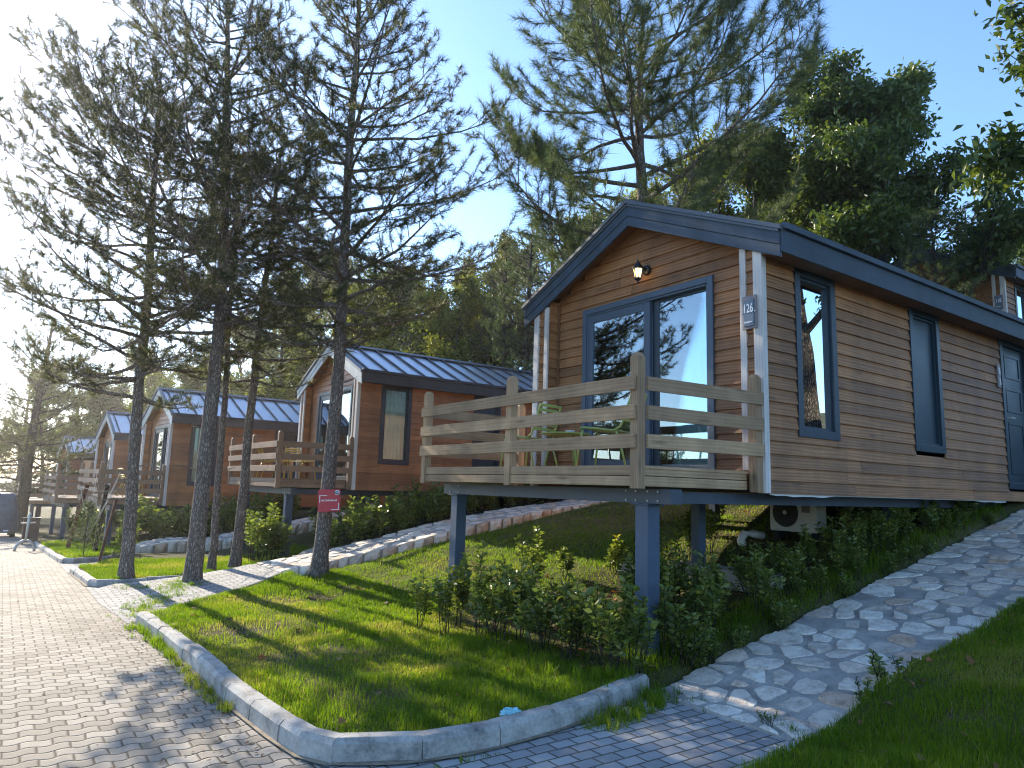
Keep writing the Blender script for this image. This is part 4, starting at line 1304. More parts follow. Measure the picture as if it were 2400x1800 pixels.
def broadleaf(seed, H, r0, crown_r, z0, leaves, size, mat, spread=.28, barkm='bark_dark', limbs=9, flat=.9):
    rng = np.random.default_rng(seed)
    W = Wood(); tips = []
    P = np.array([(0, 0, -.2), (0, 0, 0), (.06 * H * rng.normal(0, .3), .06 * H * rng.normal(0, .3), H * .35), (.05 * H * rng.normal(0, .5), .05 * H * rng.normal(0, .5), H * .65), (0, 0, H * .88)])
    P = smooth_line(P, 14); tz = np.clip(P[:, 2] / (H * .88), 0, 1)
    W.tube(P, r0 * (1 - tz) ** .8 + .015, 9)
    def grow(p, d, L, r, lv):
        n = 5; pts = [p]; c = p.copy(); dd = d.copy()
        for i in range(1, n):
            dd = unit(dd + rng.normal(0, .17, 3) + np.array([0, 0, .1])); c = c + dd * L / (n - 1); pts.append(c.copy())
        pts = np.array(pts); W.tube(pts, np.linspace(r, r * .45, n), 5 if lv < 2 else 3)
        if lv >= 2:
            for q in pts[1:]: tips.append(q)
            return
        for k in range(4 if lv == 0 else 4):
            s = rng.uniform(.3, 1); q = pts[0] + (pts[-1] - pts[0]) * s if k else pts[-1]
            i = min(int(s * (n - 1)), n - 2); q = pts[i] + (pts[i + 1] - pts[i]) * (s * (n - 1) - i) if k else pts[-1]
            nd = unit(dd + rng.normal(0, .75, 3) + np.array([0, 0, .12]))
            grow(q, nd, L * rng.uniform(.45, .68), r * .5, lv + 1)
    for k in range(limbs):
        t = (k + rng.random()) / limbs
        z = z0 + (H * .86 - z0) * t
        q = np.array([np.interp(z, P[:, 2], P[:, i]) for i in range(3)])
        az = k * 2.4 + rng.normal(0, .4); pit = radians(15 + 55 * t)
        L = crown_r * .62 * (1 - .45 * t) * rng.uniform(.75, 1.2)
        grow(q, np.array([cos(az) * cos(pit), sin(az) * cos(pit), sin(pit)]), L, r0 * .38 * (1 - .5 * t) + .012, 0)
    tips = np.array(tips)
    lt = rng.normal(0, 1, len(tips))                                          # tone per clump
    I = rng.integers(0, len(tips), leaves)
    C = tips[I] + rng.normal(0, spread * .5, (leaves, 3)) * np.array([1, 1, flat])
    return W.mesh('trunk', MAT[barkm]), leaf_mesh('crown', C, rng, size, mat, .42 + lt[I] * .13)

def leaf_mesh(name, C, rng, size, mat, tone, A=None, asp=.48, up=.35, jit=.2):
    n = len(C)
    D = unit(rng.normal(size=(n, 3)) + np.array([0, 0, -.15])) if A is None else unit(A)
    Nn = unit(rng.normal(size=(n, 3)) * .8 + np.array([0, 0, up * 2])); S = unit(np.cross(D, Nn)); Nn = np.cross(S, D)
    l = size * rng.uniform(.6, 1.2, (n, 1)); w = l * asp
    b = C; t = C + D * l - Nn * l * .12; m = C + D * l * .45
    V = np.stack([b, m - S * w * .5 + Nn * w * .16, t, m + S * w * .5 + Nn * w * .16], 1).reshape(-1, 3)
    k = np.arange(n) * 4
    F = np.concatenate([np.stack([k, k + 1, k + 2], -1), np.stack([k, k + 2, k + 3], -1)])
    tn = np.clip(tone + rng.uniform(-jit, jit, n), 0, 1)
    return np_mesh(name, V, F, MAT[mat] if isinstance(mat, str) else mat, np.concatenate([tn, tn]))

# kinds shared by the trees beyond the cabins
KIND = {}
KIND['oak'] = broadleaf(21, 9, .17, 4.0, 2.2, 42000, .15, 'leaf_oak', .3, limbs=10)
KIND['oak2'] = broadleaf(22, 8, .15, 3.2, 1.8, 34000, .15, 'leaf_oak', .3, limbs=9)
KIND['turning'] = broadleaf(23, 8, .12, 3.2, 1.4, 24000, .15, 'leaf_yellow', .27)
KIND['turning2'] = broadleaf(24, 8, .11, 3., 1.2, 21000, .15, 'leaf_yellow', .28)
KIND['green'] = broadleaf(25, 8, .12, 3.4, 1.3, 26000, .15, 'leaf_green', .27)
for i, (nm, sd, nd) in enumerate((('pine_a', 26, 'needles'), ('pine_b', 27, 'needles'), ('pine_c', 28, 'needles_light'))):
    KIND[nm] = pine(sd, [(0, 0, 0), (.05, 0, 4), (0, .1, 9)], .15, 1.3, PL(1.9, 2.1, .3), nwh=.42, K=16, wd=.017, tuft=.18, tspc=.16, twig=.34, barkm='bark_dark', needm=nd, stubs=False)
BASEH = dict(oak=9, oak2=8, turning=8, turning2=8, green=8, pine_a=9, pine_b=9, pine_c=9)

def polar(u, D):
    """ground point seen in column u (of 2212) at horizontal distance D"""
    a = YAW + math.atan((u - 1106) / 1516.)
    return D * sin(a), D * cos(a)

# column, column-top row, distance, kind, label
BGT = [
 (110, 800, 54, 'green', 'round dark tree just right of the leftmost pine'),
 (170, 800, 60, 'pine_a', 'dense dark pine behind the farthest cabins'),
 (225, 815, 58, 'oak2', 'dark broad crown over the distant cabin roof'),
 (12, 880, 75, 'pine_b', 'small pine at the very left edge'),
 (330, 800, 52, 'turning', 'pale turning tree above the third cabin roof, left part'),
 (405, 800, 44, 'green', 'green tree rising over the ridge of the third cabin'),
 (470, 760, 42, 'turning2', 'yellowish tree behind the two thickest front trunks'),
 (545, 780, 36, 'pine_b', 'pine behind the third cabin roof, beside the leaning trunk'),
 (600, 640, 34, 'pine_c', 'tall pale pine left of the second cabin gable'),
 (655, 700, 32, 'turning', 'yellow-green tree touching the second cabin gable'),
 (720, 640, 30, 'pine_a', 'dark pine over the second cabin ridge, at its front'),
 (775, 600, 26, 'turning2', 'yellow-green tree right of the pine with the red sign'),
 (835, 590, 29, 'green', 'green tree over the middle of the second cabin roof'),
 (880, 700, 33, 'pine_b', 'lower dark pine over the middle of the second cabin roof'),
 (930, 660, 30, 'pine_c', 'pale pine between two yellow trees behind the second cabin'),
 (985, 600, 26, 'turning', 'tallest yellow-green tree behind the second cabin'),
 (1035, 640, 31, 'green', 'green tree near the far end of the second cabin roof'),
 (700, 560, 40, 'green', 'tall green tree far behind the second cabin gable'),
 (800, 535, 42, 'pine_c', 'far pale pine above the yellow-green tree by the red-signed pine'),
 (865, 560, 40, 'turning2', 'far turning tree above the middle of the second cabin roof'),
 (925, 590, 44, 'pine_a', 'far dark pine between the turning trees'),
 (1055, 560, 40, 'turning', 'far turning tree left of the near cabin eave'),
 (1110, 520, 42, 'green', 'far green tree close to the near cabin eave'),
 (620, 590, 48, 'turning', 'far turning tree between the leaning trunk and the second gable'),
 (500, 690, 50, 'green', 'far green tree behind the thinnest front trunk'),
 (430, 720, 56, 'pine_a', 'far dark pine behind the thickest front trunk'),
 (290, 770, 60, 'green', 'far green tree between the two left front trunks'),
 (60, 800, 66, 'pine_a', 'far pine behind the leftmost dark pine'),
 (1085, 520, 25, 'pine_b', 'dark pine left of the near cabin gable'),
 (1135, 480, 22, 'pine_c', 'pale pine touching the left eave of the near cabin'),
 (1190, 440, 26, 'pine_a', 'dark pine half hidden by the near cabin left eave'),
 (1260, 470, 30, 'green', 'green tree behind the near cabin left roof slope'),
 (1350, 400, 32, 'pine_c', 'pale pine close behind the roof peak of the near cabin'),
 (1490, 330, 24, 'turning', 'yellow-leaved tree right of the big feathery pine trunk'),
 (1570, 265, 22, 'turning2', 'tallest yellow-leaved tree over the near cabin roof'),
 (1650, 280, 20, 'green', 'green tree between the yellow tree and the large oak'),
 (1730, 300, 23, 'turning', 'yellow-green tree behind the left side of the large oak'),
 (1735, 225, 26, 'pine_b', 'thin pine top showing beside the large oak'),
 (1830, 150, 20, 'oak', 'large dark oak with the left crown above the near roof'),
 (1960, 105, 20, 'oak2', 'tall dark oak with the right crown above the near roof'),
 (1890, 330, 26, 'green', 'green tree filling the gap under the two oaks'),
 (2050, 430, 17.5, 'pine_c', 'bushy dark pine in front of the upper cabin'),
 (2120, 415, 34, 'pine_a', 'slim pine against the sky left of the upper cabin'),
 (2190, 520, 36, 'green', 'green tree behind the upper cabin roof'),
 (2240, 480, 40, 'turning2', 'yellowish tree behind the upper cabin, at the right edge'),
]
rb = random.Random(77)
for (u, yt, D, kd, lb) in BGT:
    x, y = polar(u, D)
    g = gz(x, y)
    hor = 1052 + (u - 1106) * .03
    df = D * cos(math.atan((u - 1106) / 1516.))
    top = 1.55 + (hor - yt) / 1516. * df * .985
    s = max(.35, (top - g) / BASEH[kd])
    nm = 'pine_tree' if kd.startswith('pine') else ('oak_tree' if kd.startswith('oak') else 'broadleaf_tree')
    put_tree(nm, KIND[kd][0], KIND[kd][1], (x, y, g - .05), lb, 'trees on the slope behind the cabins', rb.uniform(0, 6.28), s)
# near oak whose trunk stands right of the view
x, y = 12.0, .9
put_tree('oak_tree', KIND['oak'][0], KIND['oak'][1], (x, y, gz(x, y)), 'oak reaching in from the upper right corner', 'trees on the slope behind the cabins', 2.2, 1.05)
# trees across the road, mirrored in the sliding door
for (x, y, kd, s, lb) in ((-7.5, 17.5, 'pine_a', .42, 'x'), (-10, 21, 'turning', .5, 'x'), (-7, 23, 'oak2', .5, 'x'), (-12.5, 17, 'pine_c', .6, 'x'), (-8.8, 14, 'green', .4, 'x'), (-11, 10, 'pine_b', .5, 'x')):
    nm = 'pine_tree' if kd.startswith('pine') else 'broadleaf_tree'
    o = put_tree(nm, KIND[kd][0], KIND[kd][1], (x, y, gz(x, y)), 'tree across the road, seen only mirrored in the sliding door', 'trees across the road', x * 3, s)

# ------------------------------------------------------------------ sign on the pine
def red_sign():
    root = empty('red_sign', (4.02, 10.325, 1.27), 0)
    # faces the camera side (-Y, a little -X)
    root.rotation_euler = (0, radians(-3), radians(-20))
    tag(root, 'red square sign with white lettering on a pine trunk', 'sign')
    bm = bmesh.new()
    w = .165; r = .02
    pts = []
    for (cx, cy, a0) in ((w - r, w - r, 0), (-w + r, w - r, 90), (-w + r, -w + r, 180), (w - r, -w + r, 270)):
        for k in range(5):
            a = radians(a0 + k * 22.5); pts.append((cx + r * cos(a), cy + r * sin(a)))
    f = bm.faces.new([bm.verts.new((p[0], 0, p[1])) for p in pts])
    ex = bmesh.ops.extrude_face_region(bm, geom=[f])
    for v in [e for e in ex['geom'] if isinstance(e, bmesh.types.BMVert)]: v.co.y -= .008
    bmesh.ops.recalc_face_normals(bm, faces=bm.faces[:])
    me = bpy.data.meshes.new('plate'); bm.to_mesh(me); bm.free(); me.materials.append(MAT['sign_red'])
    link('plate', me, root)
    R = (radians(90), 0, 0)
    text('YERLİ BARINMALAR', .034, 'lettering', MAT['sign_white'], root, (-.005, -.0095, -.0), R, .78, bold=.0008)
    mb = MB(2)
    for (a, b, c, d) in ((-.142, -.03, .07, .08), (-.142, -.132, -.03, .0698), (.03, .142, -.142, -.132), (.132, .142, -.1318, -.04)):
        mb.box(a, b, -.0095, -.0082, c, d, .5)
    mb.build('corner_bracket', MAT['sign_white'], root)
    mb = MB(3); mb.tube([(.115, -.0082, .115), (.115, -.0098, .115)], .037, 24); mb.build('badge', MAT['sign_white'], root)
    mb = MB(4); mb.tube([(.115, -.0099, .115), (.115, -.0106, .115)], .028, 24); mb.build('badge_disc', MAT['badge_blue'], root)
    mb = MB(5); mb.bar((.1, -.0112, .122), (.116, -.0112, .108), .002, .009); mb.bar((.116, -.0112, .108), (.132, -.0112, .122), .002, .009); mb.build('badge_mark', MAT['sign_white'], root)
red_sign()

# ------------------------------------------------------------------ shrubs and hedges
def shrub_mesh(seed, H, R, stems, mat='laurel', size=.11, asp=.52, per=30):
    rng = np.random.default_rng(seed)
    W = Wood(); C = []; A = []; T = []
    for s in range(stems):
        az = s * 2.4 + rng.normal(0, .4); lean = rng.uniform(.15, 1.) * R
        h = H * rng.uniform(.6, 1.)
        b = np.array([cos(az), sin(az), 0]) * rng.uniform(0, .3) * R
        tip = np.array([cos(az) * lean, sin(az) * lean, h])
        P = smooth_line([b, b * .6 + tip * .4 + rng.normal(0, .02, 3), tip], 7)
        W.tube(np.vstack([P[0] - np.array([0, 0, .05]), P]), np.linspace(.0085, .003, 8), 5)
        tone = rng.normal(.45, .13)
        def leaves(Q, n, s0):
            for k in range(n):
                t = s0 + (1 - s0) * (k / n) ** .8; f = t * (len(Q) - 1); i = min(int(f), len(Q) - 2)
                p = Q[i] + (Q[i + 1] - Q[i]) * (f - i); d = unit(Q[i + 1] - Q[i])
                a = k * 2.4 + rng.normal(0, .5)
                o = np.array([cos(a), sin(a), 0])
                C.append(p); A.append(o * rng.uniform(.7, 1) + d * rng.uniform(.05, .7) + np.array([0, 0, rng.uniform(-.15, .3)])); T.append(tone + t * .12)
        leaves(P, per, .4)
        for q in range(3):
            i = int(rng.integers(2, 6)); d = unit(unit(P[6] - P[0]) + rng.normal(0, .6, 3))
            Q = np.array([P[i], P[i] + d * H * .13, P[i] + unit(d + [0, 0, .6]) * H * .27])
            W.tube(Q, [.005, .004, .003], 4); leaves(Q, per // 3, .15)
    return W.mesh('stems', MAT['bark_dark']), leaf_mesh('foliage', np.array(C), rng, size, mat, np.array(T), np.array(A), asp, .5, .22)
SH = [shrub_mesh(50 + i, .95, .3, 5) for i in range(4)] + [shrub_mesh(56 + i, .6, .2, 4, per=34) for i in range(2)]
def put_shrub(k, x, y, s, rz, label, group, dz=0.):
    root = empty('laurel_shrub', (x, y, gz(x, y) + dz), rz); root.scale = (s, s, s)
    tag(root, label, 'shrub', group)
    link('stems', SH[k][0], root); link('foliage', SH[k][1], root)
GR = 'laurel shrubs planted in front of the deck posts'
row = [(3.62, 6.6, .62), (3.72, 6.25, .72), (3.98, 6.42, .85), (3.86, 5.85, .75), (4.05, 5.95, .95), (3.84, 5.45, .78), (4.1, 5.5, .88), (3.92, 5.05, .7), (4.15, 5.2, .8), (4.02, 4.72, .66), (4.2, 4.85, .75), (4.12, 4.42, .82), (4.06, 4.22, .8), (4.22, 4.15, .78)]
RL = ['shrub at the left tip of the near shrub row', 'leafy shrub second from the left tip of the near row', 'tall shrub before the left front steel post', 'shrub left of centre at the front of the near row', 'tallest shrub in the back of the near row', 'shrub in the middle front of the near row', 'shrub in the middle back of the near row', 'low shrub right of centre at the front of the near row', 'shrub right of centre at the back of the near row', 'smallest shrub in the near row, over bare soil', 'shrub behind the smallest one in the near row', 'large-leaved shrub third from the thick blue steel post', 'bushy shrub left of the thick blue steel post', 'shrub touching the thick blue steel post']
rs = random.Random(5)
for i, ((x, y, s), lb) in enumerate(zip(row, RL)):
    put_shrub(i % 4, x, y, s * .92, rs.uniform(0, 6), lb, GR)
mids = [(5.15, 6.75, .75, 'shrub with sunlit yellow leaves on the slope under the deck'), (5.75, 6.85, .62, 'round dark shrub behind the sunlit one under the deck'), (6.25, 6.5, .7, 'shrub left of the thick blue post, up the slope'), (6.3, 5.75, .8, 'upright dark shrub right of the thick blue post'), (7.6, 6.1, .72, 'spindly shrub right of the inner steel post'), (8.3, 6.75, .6, 'pale spindly shrub beside the air conditioner'), (7.05, 5.95, .8, 'dark shrub hugging the inner steel post'), (10.3, 6.4, .6, 'shrub behind the air conditioner')]
for i, (x, y, s, lb) in enumerate(mids):
    put_shrub(4 + i % 2 if s < .72 else i % 4, x, y, s, rs.uniform(0, 6), lb, 'single shrubs on the slope under the deck')
GH = 'dark laurel shrubs in the bed along the right path'
k = 0
bed = []
x = 4.75
while x < 11.2:
    for y in (4.12, 4.3, 4.58, 4.9, 5.2):
        if y > 4.8 and 5.5 < x < 9.2 : continue
        if x < 5.1 and y > 4.5: continue
        bed.append((x + rs.uniform(-.12, .12), y + rs.uniform(-.1, .1), rs.uniform(.62, .88) * (.5 if y < 4.2 else .75 if y < 4.4 else .95) * (.9 if x > 9.5 else 1) * (.85 if 5.9 < x < 9 else 1)))
    x += .36
for i, (x, y, s) in enumerate(bed):
    put_shrub(i % 4, x, y, s, rs.uniform(0, 6), 'dark laurel shrub in the dense bed between the near cabin and the right path', GH)
# hedge shrubs under and before the second and third cabins
GX = 'laurel shrubs under the row of orange cabins'
hl = 'dark laurel shrub in the hedge under the second cabin, above the stone path'
for i in range(26):
    x = 5.0 + i * .33; y = 12.5 + rs.uniform(-.15, .35)
    put_shrub(i % 4, x, y, rs.uniform(.85, 1.15), rs.uniform(0, 6), hl, GX)
for i in range(20):
    x = 5.3 + i * .42; y = 13.4 + rs.uniform(-.2, .3)
    put_shrub(i % 4, x, y, rs.uniform(.95, 1.2), rs.uniform(0, 6), hl, GX)
for i in range(6):
    put_shrub(i % 4, 4.0 + .22 * (i % 3) + rs.uniform(-.1, .1), 13.7 + .55 * (i // 3) + rs.uniform(-.15, .15), rs.uniform(.9, 1.15), rs.uniform(0, 6), 'leafy shrub between the leaning pine and the second cabin steel post', GX)
for i in range(24):
    put_shrub(i % 4, 2.9 + .36 * (i % 12) + rs.uniform(-.1, .1), 20.2 + 1. * (i // 12) + rs.uniform(-.2, .2), rs.uniform(1.05, 1.35), rs.uniform(0, 6), 'dark shrub in the hedge under the third cabin', GX)
for i in range(8):
    put_shrub(i % 4, 2.0 + .4 * i + rs.uniform(-.1, .1), 28.6 + rs.uniform(-.3, .3), rs.uniform(1., 1.3), rs.uniform(0, 6), 'shrub in front of the small distant cabin posts', GX)
put_shrub(1, 2.35, 17.9, 1., 1., 'sunlit leafy shrub left of the leaning front pine', GX)
put_shrub(2, 1.95, 20.2, .9, 2., 'sunlit shrub beside the third cabin steel post', GX)

# ------------------------------------------------------------------ sapling with stakes, bollard, covered cart, bin
def sapling():
    b = (1.5, 17.2, gz(1.5, 17.2))
    rng = np.random.default_rng(9)
    W = Wood(); C = []; A = []
    W.tube(np.array([(0, 0, -.05), (0, 0, .5), (.02, .01, 1.15)]), [.013, .01, .004], 6)
    for k in range(60):
        z = .1 + 1.0 * k / 60; az = k * 2.4; L = .38 * (1 - .75 * k / 60)
        e = np.array([cos(az) * L, sin(az) * L, z + L * .55]); o = np.array([0, 0, z])
        W.tube(np.array([o, e]), [.004, .002], 3)
        for j in range(6): C.append(o + (e - o) * (.3 + .7 * j / 5)); A.append(unit(e - o + rng.normal(0, .15, 3)))
    C = np.array(C); A = np.array(A)
    cm = needle_mesh('crown', C, A, rng, 16, .06, .006, 1., MAT['needles_light'])
    put_tree('sapling_tree', W.mesh('trunk', MAT['bark_dark']), cm, b, 'small feathery conifer sapling by the road with support stakes', None)
    for i, (x, y, dx, dy, h, m, nm, lb) in enumerate(((1.72, 16.7, .22, .1, 1.35, 'rust', 'support_stake', 'rusty leaning iron stake right of the sapling'), (1.8, 18.3, .1, 0, 1.5, 'bark_dark', 'timber_post', 'dark timber prop behind the sapling'), (1.42, 20.6, .3, .1, 1.6, 'bark_red', 'timber_post', 'thick reddish timber prop left of the sapling'))):
        mb = MB(i); mb.bar((x, y, gz(x, y) - .1), (x + dx, y + dy, gz(x, y) + h), .05 if i == 0 else .09, .05 if i == 0 else .09, up=(0, 1, 0))
        tag(mb.build(nm, MAT[m]), lb, 'stake')
    mb = MB(4)
    z = b[2]
    for (p, q) in (((1.5, 17.2, z + .55), (1.92, 16.85, z + 1.38)), ((1.52, 17.2, z + .3), (1.94, 16.9, z + 1.6)), ((1.5, 17.2, z + .1), (1.6, 17.4, z + 1.75)), ((1.3, 17.1, z + 1.42), (1.94, 16.8, z + 1.36)), ((1.48, 17.15, z + .8), (1.3, 17.1, z + 1.42)), ((1.6, 17.4, z + .5), (2.1, 18., z + 1.75))):
        mid = (Vector(p) + Vector(q)) / 2 - Vector((0, 0, .04))
        mb.tube([p, mid, q], .006, 5)
    tag(mb.build('guy_rope', MAT['rope'], smooth=True), 'thin pale ropes bracing the sapling', 'rope')
sapling()

def bollard():
    x, y = .64, 22.9; g = float(zr(y)) + .002
    root = empty('parking_barrier', (x, y, g), radians(8))
    tag(root, 'pale fold-down parking barrier with an arched foot on the paving', 'barrier')
    mb = MB(1)
    P = [(cos(a) * .22, 0, sin(a) * .27) for a in np.linspace(0, pi, 15)]
    mb.tube(P, .036, 10); mb.build('arched_foot', MAT['galv'], root, smooth=True)
    mb = MB(2); mb.tube([(0, 0, .27), (.015, 0, .6), (.03, 0, .96), (.03, 0, .99)], [.026, .034, .04, .02], 10); mb.build('upright', MAT['galv'], root, smooth=True)
    mb = MB(3); mb.bar((-.14, 0, .72), (.18, 0, .735), .03, .035); mb.build('cross_bar', MAT['galv'], root, bevel=.006)
bollard()

def cart():
    x, y = .02, 33.; g = float(zr(y)) + .002
    root = empty('covered_cart', (x, y, g), radians(3)); root.scale = (.86, .9, .92)
    tag(root, 'golf cart wrapped in a dark grey tarpaulin at the left edge', 'cart')
    bm = bmesh.new()
    secs = [(.22, .7, .95), (.5, .7, 1.), (.95, .64, .98), (1.35, .56, .85), (1.68, .5, .7), (1.8, .42, .55)]
    rings = []
    rng = random.Random(3)
    for (z, w, d) in secs:
        ring = []
        n = 28
        for k in range(n):
            a = 2 * pi * k / n
            sx = math.copysign(abs(cos(a)) ** .45, cos(a)); sy = math.copysign(abs(sin(a)) ** .45, sin(a))
            wr = 1 + rng.uniform(-.035, .035) + .03 * sin(9 * a + z * 5)
            ring.append(bm.verts.new((sx * w * wr, sy * d * wr, z + rng.uniform(-.02, .02))))
        rings.append(ring)
    for r1, r2 in zip(rings[:-1], rings[1:]):
        for k in range(len(r1)): bm.faces.new((r1[k], r1[(k + 1) % len(r1)], r2[(k + 1) % len(r1)], r2[k]))
    bm.faces.new(rings[-1])
    me = bpy.data.meshes.new('tarpaulin'); bm.to_mesh(me); bm.free(); me.materials.append(MAT['cover'])
    for p in me.polygons: p.use_smooth = True
    o = link('tarpaulin', me, root); s = o.modifiers.new('sub', 'SUBSURF'); s.levels = 1; s.render_levels = 1
    mb = MB(1); mb.box(-.5, .5, -.85, .85, .2, .34, .5); mb.build('chassis', MAT['rubber'], root)
    for sx in (-1, 1):
        for sy in (-1, 1):
            mb = MB(2); mb.tube([(sx * .4, sy * .65, .2), (sx * .58, sy * .65, .2)], .2, 18); mb.build('wheel', MAT['rubber'], root)
        mb = MB(3); mb.box(sx * .22 - .09, sx * .22 + .09, -.99, -.975, .27, .33, .5); mb.build('reflector', MAT['sign_white'], root)
cart()
def bin_():
    x, y = .86, 27.3; g = float(zr(y)) + .002
    root = empty('litter_bin', (x, y, g)); root.scale = (.72, .8, .68); tag(root, 'brown litter bin behind the parking barrier', 'bin')
    mb = MB(1); mb.box(-.3, .3, -.2, .2, .1, 1.15, .5); mb.build('body', MAT['bin_brown'], root, bevel=.02)
    mb = MB(2); mb.box(-.34, .34, -.24, .24, 1.16, 1.22, .5); mb.build('lid', MAT['bin_brown'], root, bevel=.01)
    for sx in (-1, 1):
        mb = MB(3); mb.box(sx * .25 - .03, sx * .25 + .03, -.03, .03, -.08, .1, .5); mb.build('leg', MAT['rust'], root)
bin_()

# ------------------------------------------------------------------ grass, leaves, litter
def in_poly(x, y, P): return inside_dist(x, y, P)

def grass():
    rng = np.random.default_rng(123)
    X = []; Y = []; Hh = []; Wd = []
    def scatter(x0_, x1_, y0_, y1_, dens, poly, h, w, margin=.1, cond=None):
        n = int((x1_ - x0_) * (y1_ - y0_) * dens)
        x = rng.uniform(x0_, x1_, n); y = rng.uniform(y0_, y1_, n)
        k = in_poly(x, y, poly) > margin
        if cond is not None: k &= cond(x, y)
        x, y = x[k], y[k]
        X.append(x); Y.append(y); Hh.append(np.full(len(x), h)); Wd.append(np.full(len(x), w))
    bare = lambda x, y: rng.random(len(x)) < np.clip(1.5 - 1.5 * vnoise(x, y, 1.5, 4) * sm((vnoise(x, y, .9, 12) - .35) / .3), .12, 1)
    soil = lambda x, y: (x < 3.95 + .25 * vnoise(x, y, 3, 7)) | (y > 6.7) | (rng.random(len(x)) < .15)
    lawnA = lambda x, y: bare(x, y) & soil(x, y)
    scatter(1.35, 4.3, 3.6, 6.2, 9500, LAWN_A, .055, .0042, .12, lawnA)
    scatter(1.3, 4.3, 6.2, 10.8, 6500, LAWN_A, .055, .0055, .11, lawnA)
    scatter(4.0, 8.5, 4.05, 10.7, 2600, LAWN_A, .045, .006, .02, lambda x, y: rng.random(len(x)) < .25 + .75 * sm((y - 6.2) / .8) * sm((9.5 - x) / 3))
    scatter(4.4, 6.4, 4.0, 4.5, 3500, LAWN_A, .11, .006, .0); scatter(6.0, 11.5, 4.02, 4.6, 2200, LAWN_A, .1, .007, .0)
    scatter(8.5, 13, 5, 10.7, 700, LAWN_A, .05, .009, .02)
    scatter(1.1, 5.5, 11.8, 16, 4200, LAWN_B, .06, .0075, .12)
    scatter(1, 4, 16.8, 26, 2500, LAWN_C, .07, .012, .12)
    scatter(2.6, 7.5, .8, 2.9, 9500, LAWN_D, .065, .0042, .1)
    # long tufts: along the kerb foot, beside the bay, round the shrubs and the post
    def tufts(line, n, sp, h, cnt=14, dx=0.):
        P = np.array(line); L = np.concatenate([[0], np.cumsum(np.hypot(*np.diff(P, axis=0).T))])
        s = rng.uniform(0, L[-1], n)
        cx = np.interp(s, L, P[:, 0]) + rng.normal(0, sp, n); cy = np.interp(s, L, P[:, 1]) + rng.normal(0, sp, n)
        x = np.repeat(cx, cnt) + rng.normal(0, .018, n * cnt); y = np.repeat(cy, cnt) + rng.normal(0, .018, n * cnt)
        X.append(x); Y.append(y); Hh.append(np.full(len(x), h)); Wd.append(np.full(len(x), .0048))
    tufts([(1.36, 7.5), (1.38, 6.5), (1.37, 5.9), (1.4, 5.1)], 130, .03, .075)
    tufts([(1.28, 8.6), (1.34, 8.0), (1.36, 7.4)], 60, .05, .09)
    tufts([(3.3, 3.62), (3.75, 3.7), (4.2, 3.85), (4.28, 3.95)], 130, .07, .085)
    tufts([(4.3, 3.4), (4.38, 3.75)], 12, .04, .06)
    tufts([(3.75, 4.3), (4.2, 4.05)], 60, .1, .13)
    tufts([(3.4, 4.6), (3.7, 4.9), (3.5, 5.6), (3.35, 6.3)], 120, .14, .09)
    tufts([(1.3, 9.2), (1.6, 9.8), (1.9, 10.4), (2.1, 11.2), (1.5, 11.8)], 190, .14, .055, 10)
    tufts([(2.6, 11.2), (2.3, 11.3), (2.2, 11.8), (2.5, 12.1)], 50, .12, .05)
    tufts([(4.3, 2.85), (4.6, 2.8), (5.2, 2.75), (6, 2.7), (7.5, 2.6)], 260, .06, .1)
    tufts([(2.0, 3.6), (2.6, 3.55)], 6, .03, .05)
    x = np.concatenate(X); y = np.concatenate(Y); h = np.concatenate(Hh); w = np.concatenate(Wd)
    n = len(x)
    z = terrain(x, y)
    pav = np.maximum(zr(y), np.where((y > 8.8) & (y < 12.3) & (x < 3.6) & (x > 1.3), ZB(x), -9))
    z = np.maximum(z, np.where(x < 4.4, pav, -9))
    cl = vnoise(x, y, 4, 3) * .6 + vnoise(x, y, 11, 5) * .5
    hh = h * (.25 + 1.15 * cl) * rng.uniform(.45, 1.35, n) * (1 - .35 * sm((vnoise(x, y, 1.1, 21) - .55) / .2))
    a = rng.uniform(0, 2 * pi, n); ln = rng.uniform(.1, .75, n) * hh
    S = np.stack([np.cos(a + pi / 2), np.sin(a + pi / 2), np.zeros(n)], -1) * (w * .5)[:, None]
    b = np.stack([x, y, z - .004], -1)
    t = b + np.stack([np.cos(a) * ln, np.sin(a) * ln, hh], -1)
    m = (b + t) / 2 + np.stack([-np.cos(a) * ln * .12, -np.sin(a) * ln * .12, hh * .1], -1)
    V = np.stack([b - S, b + S, m + S * .75, t, m - S * .75], 1).reshape(-1, 3)
    k = np.arange(n) * 5
    F = np.concatenate([np.stack([k, k + 1, k + 2], -1), np.stack([k, k + 2, k + 4], -1), np.stack([k + 4, k + 2, k + 3], -1)])
    dry = sm((vnoise(x, y, 1.1, 21) * .65 + vnoise(x, y, 3.3, 22) * .35 + .35 * np.exp(-((x - 2.5) ** 2 + ((y - 7.0) / 1.3) ** 2) / .5) - .48) / .22)
    tone = np.clip(.4 * vnoise(x, y, 2, 23) + .25 * rng.random(n) + dry * .42 * (rng.random(n) < .75) + (rng.random(n) < .05) * .5, 0, 1)
    o = link('grass', np_mesh('grass', V, F, MAT['grass'], np.concatenate([tone] * 3)))
    tag(o, 'short green lawn grass with dry patches', 'grass', kind='stuff')
grass()

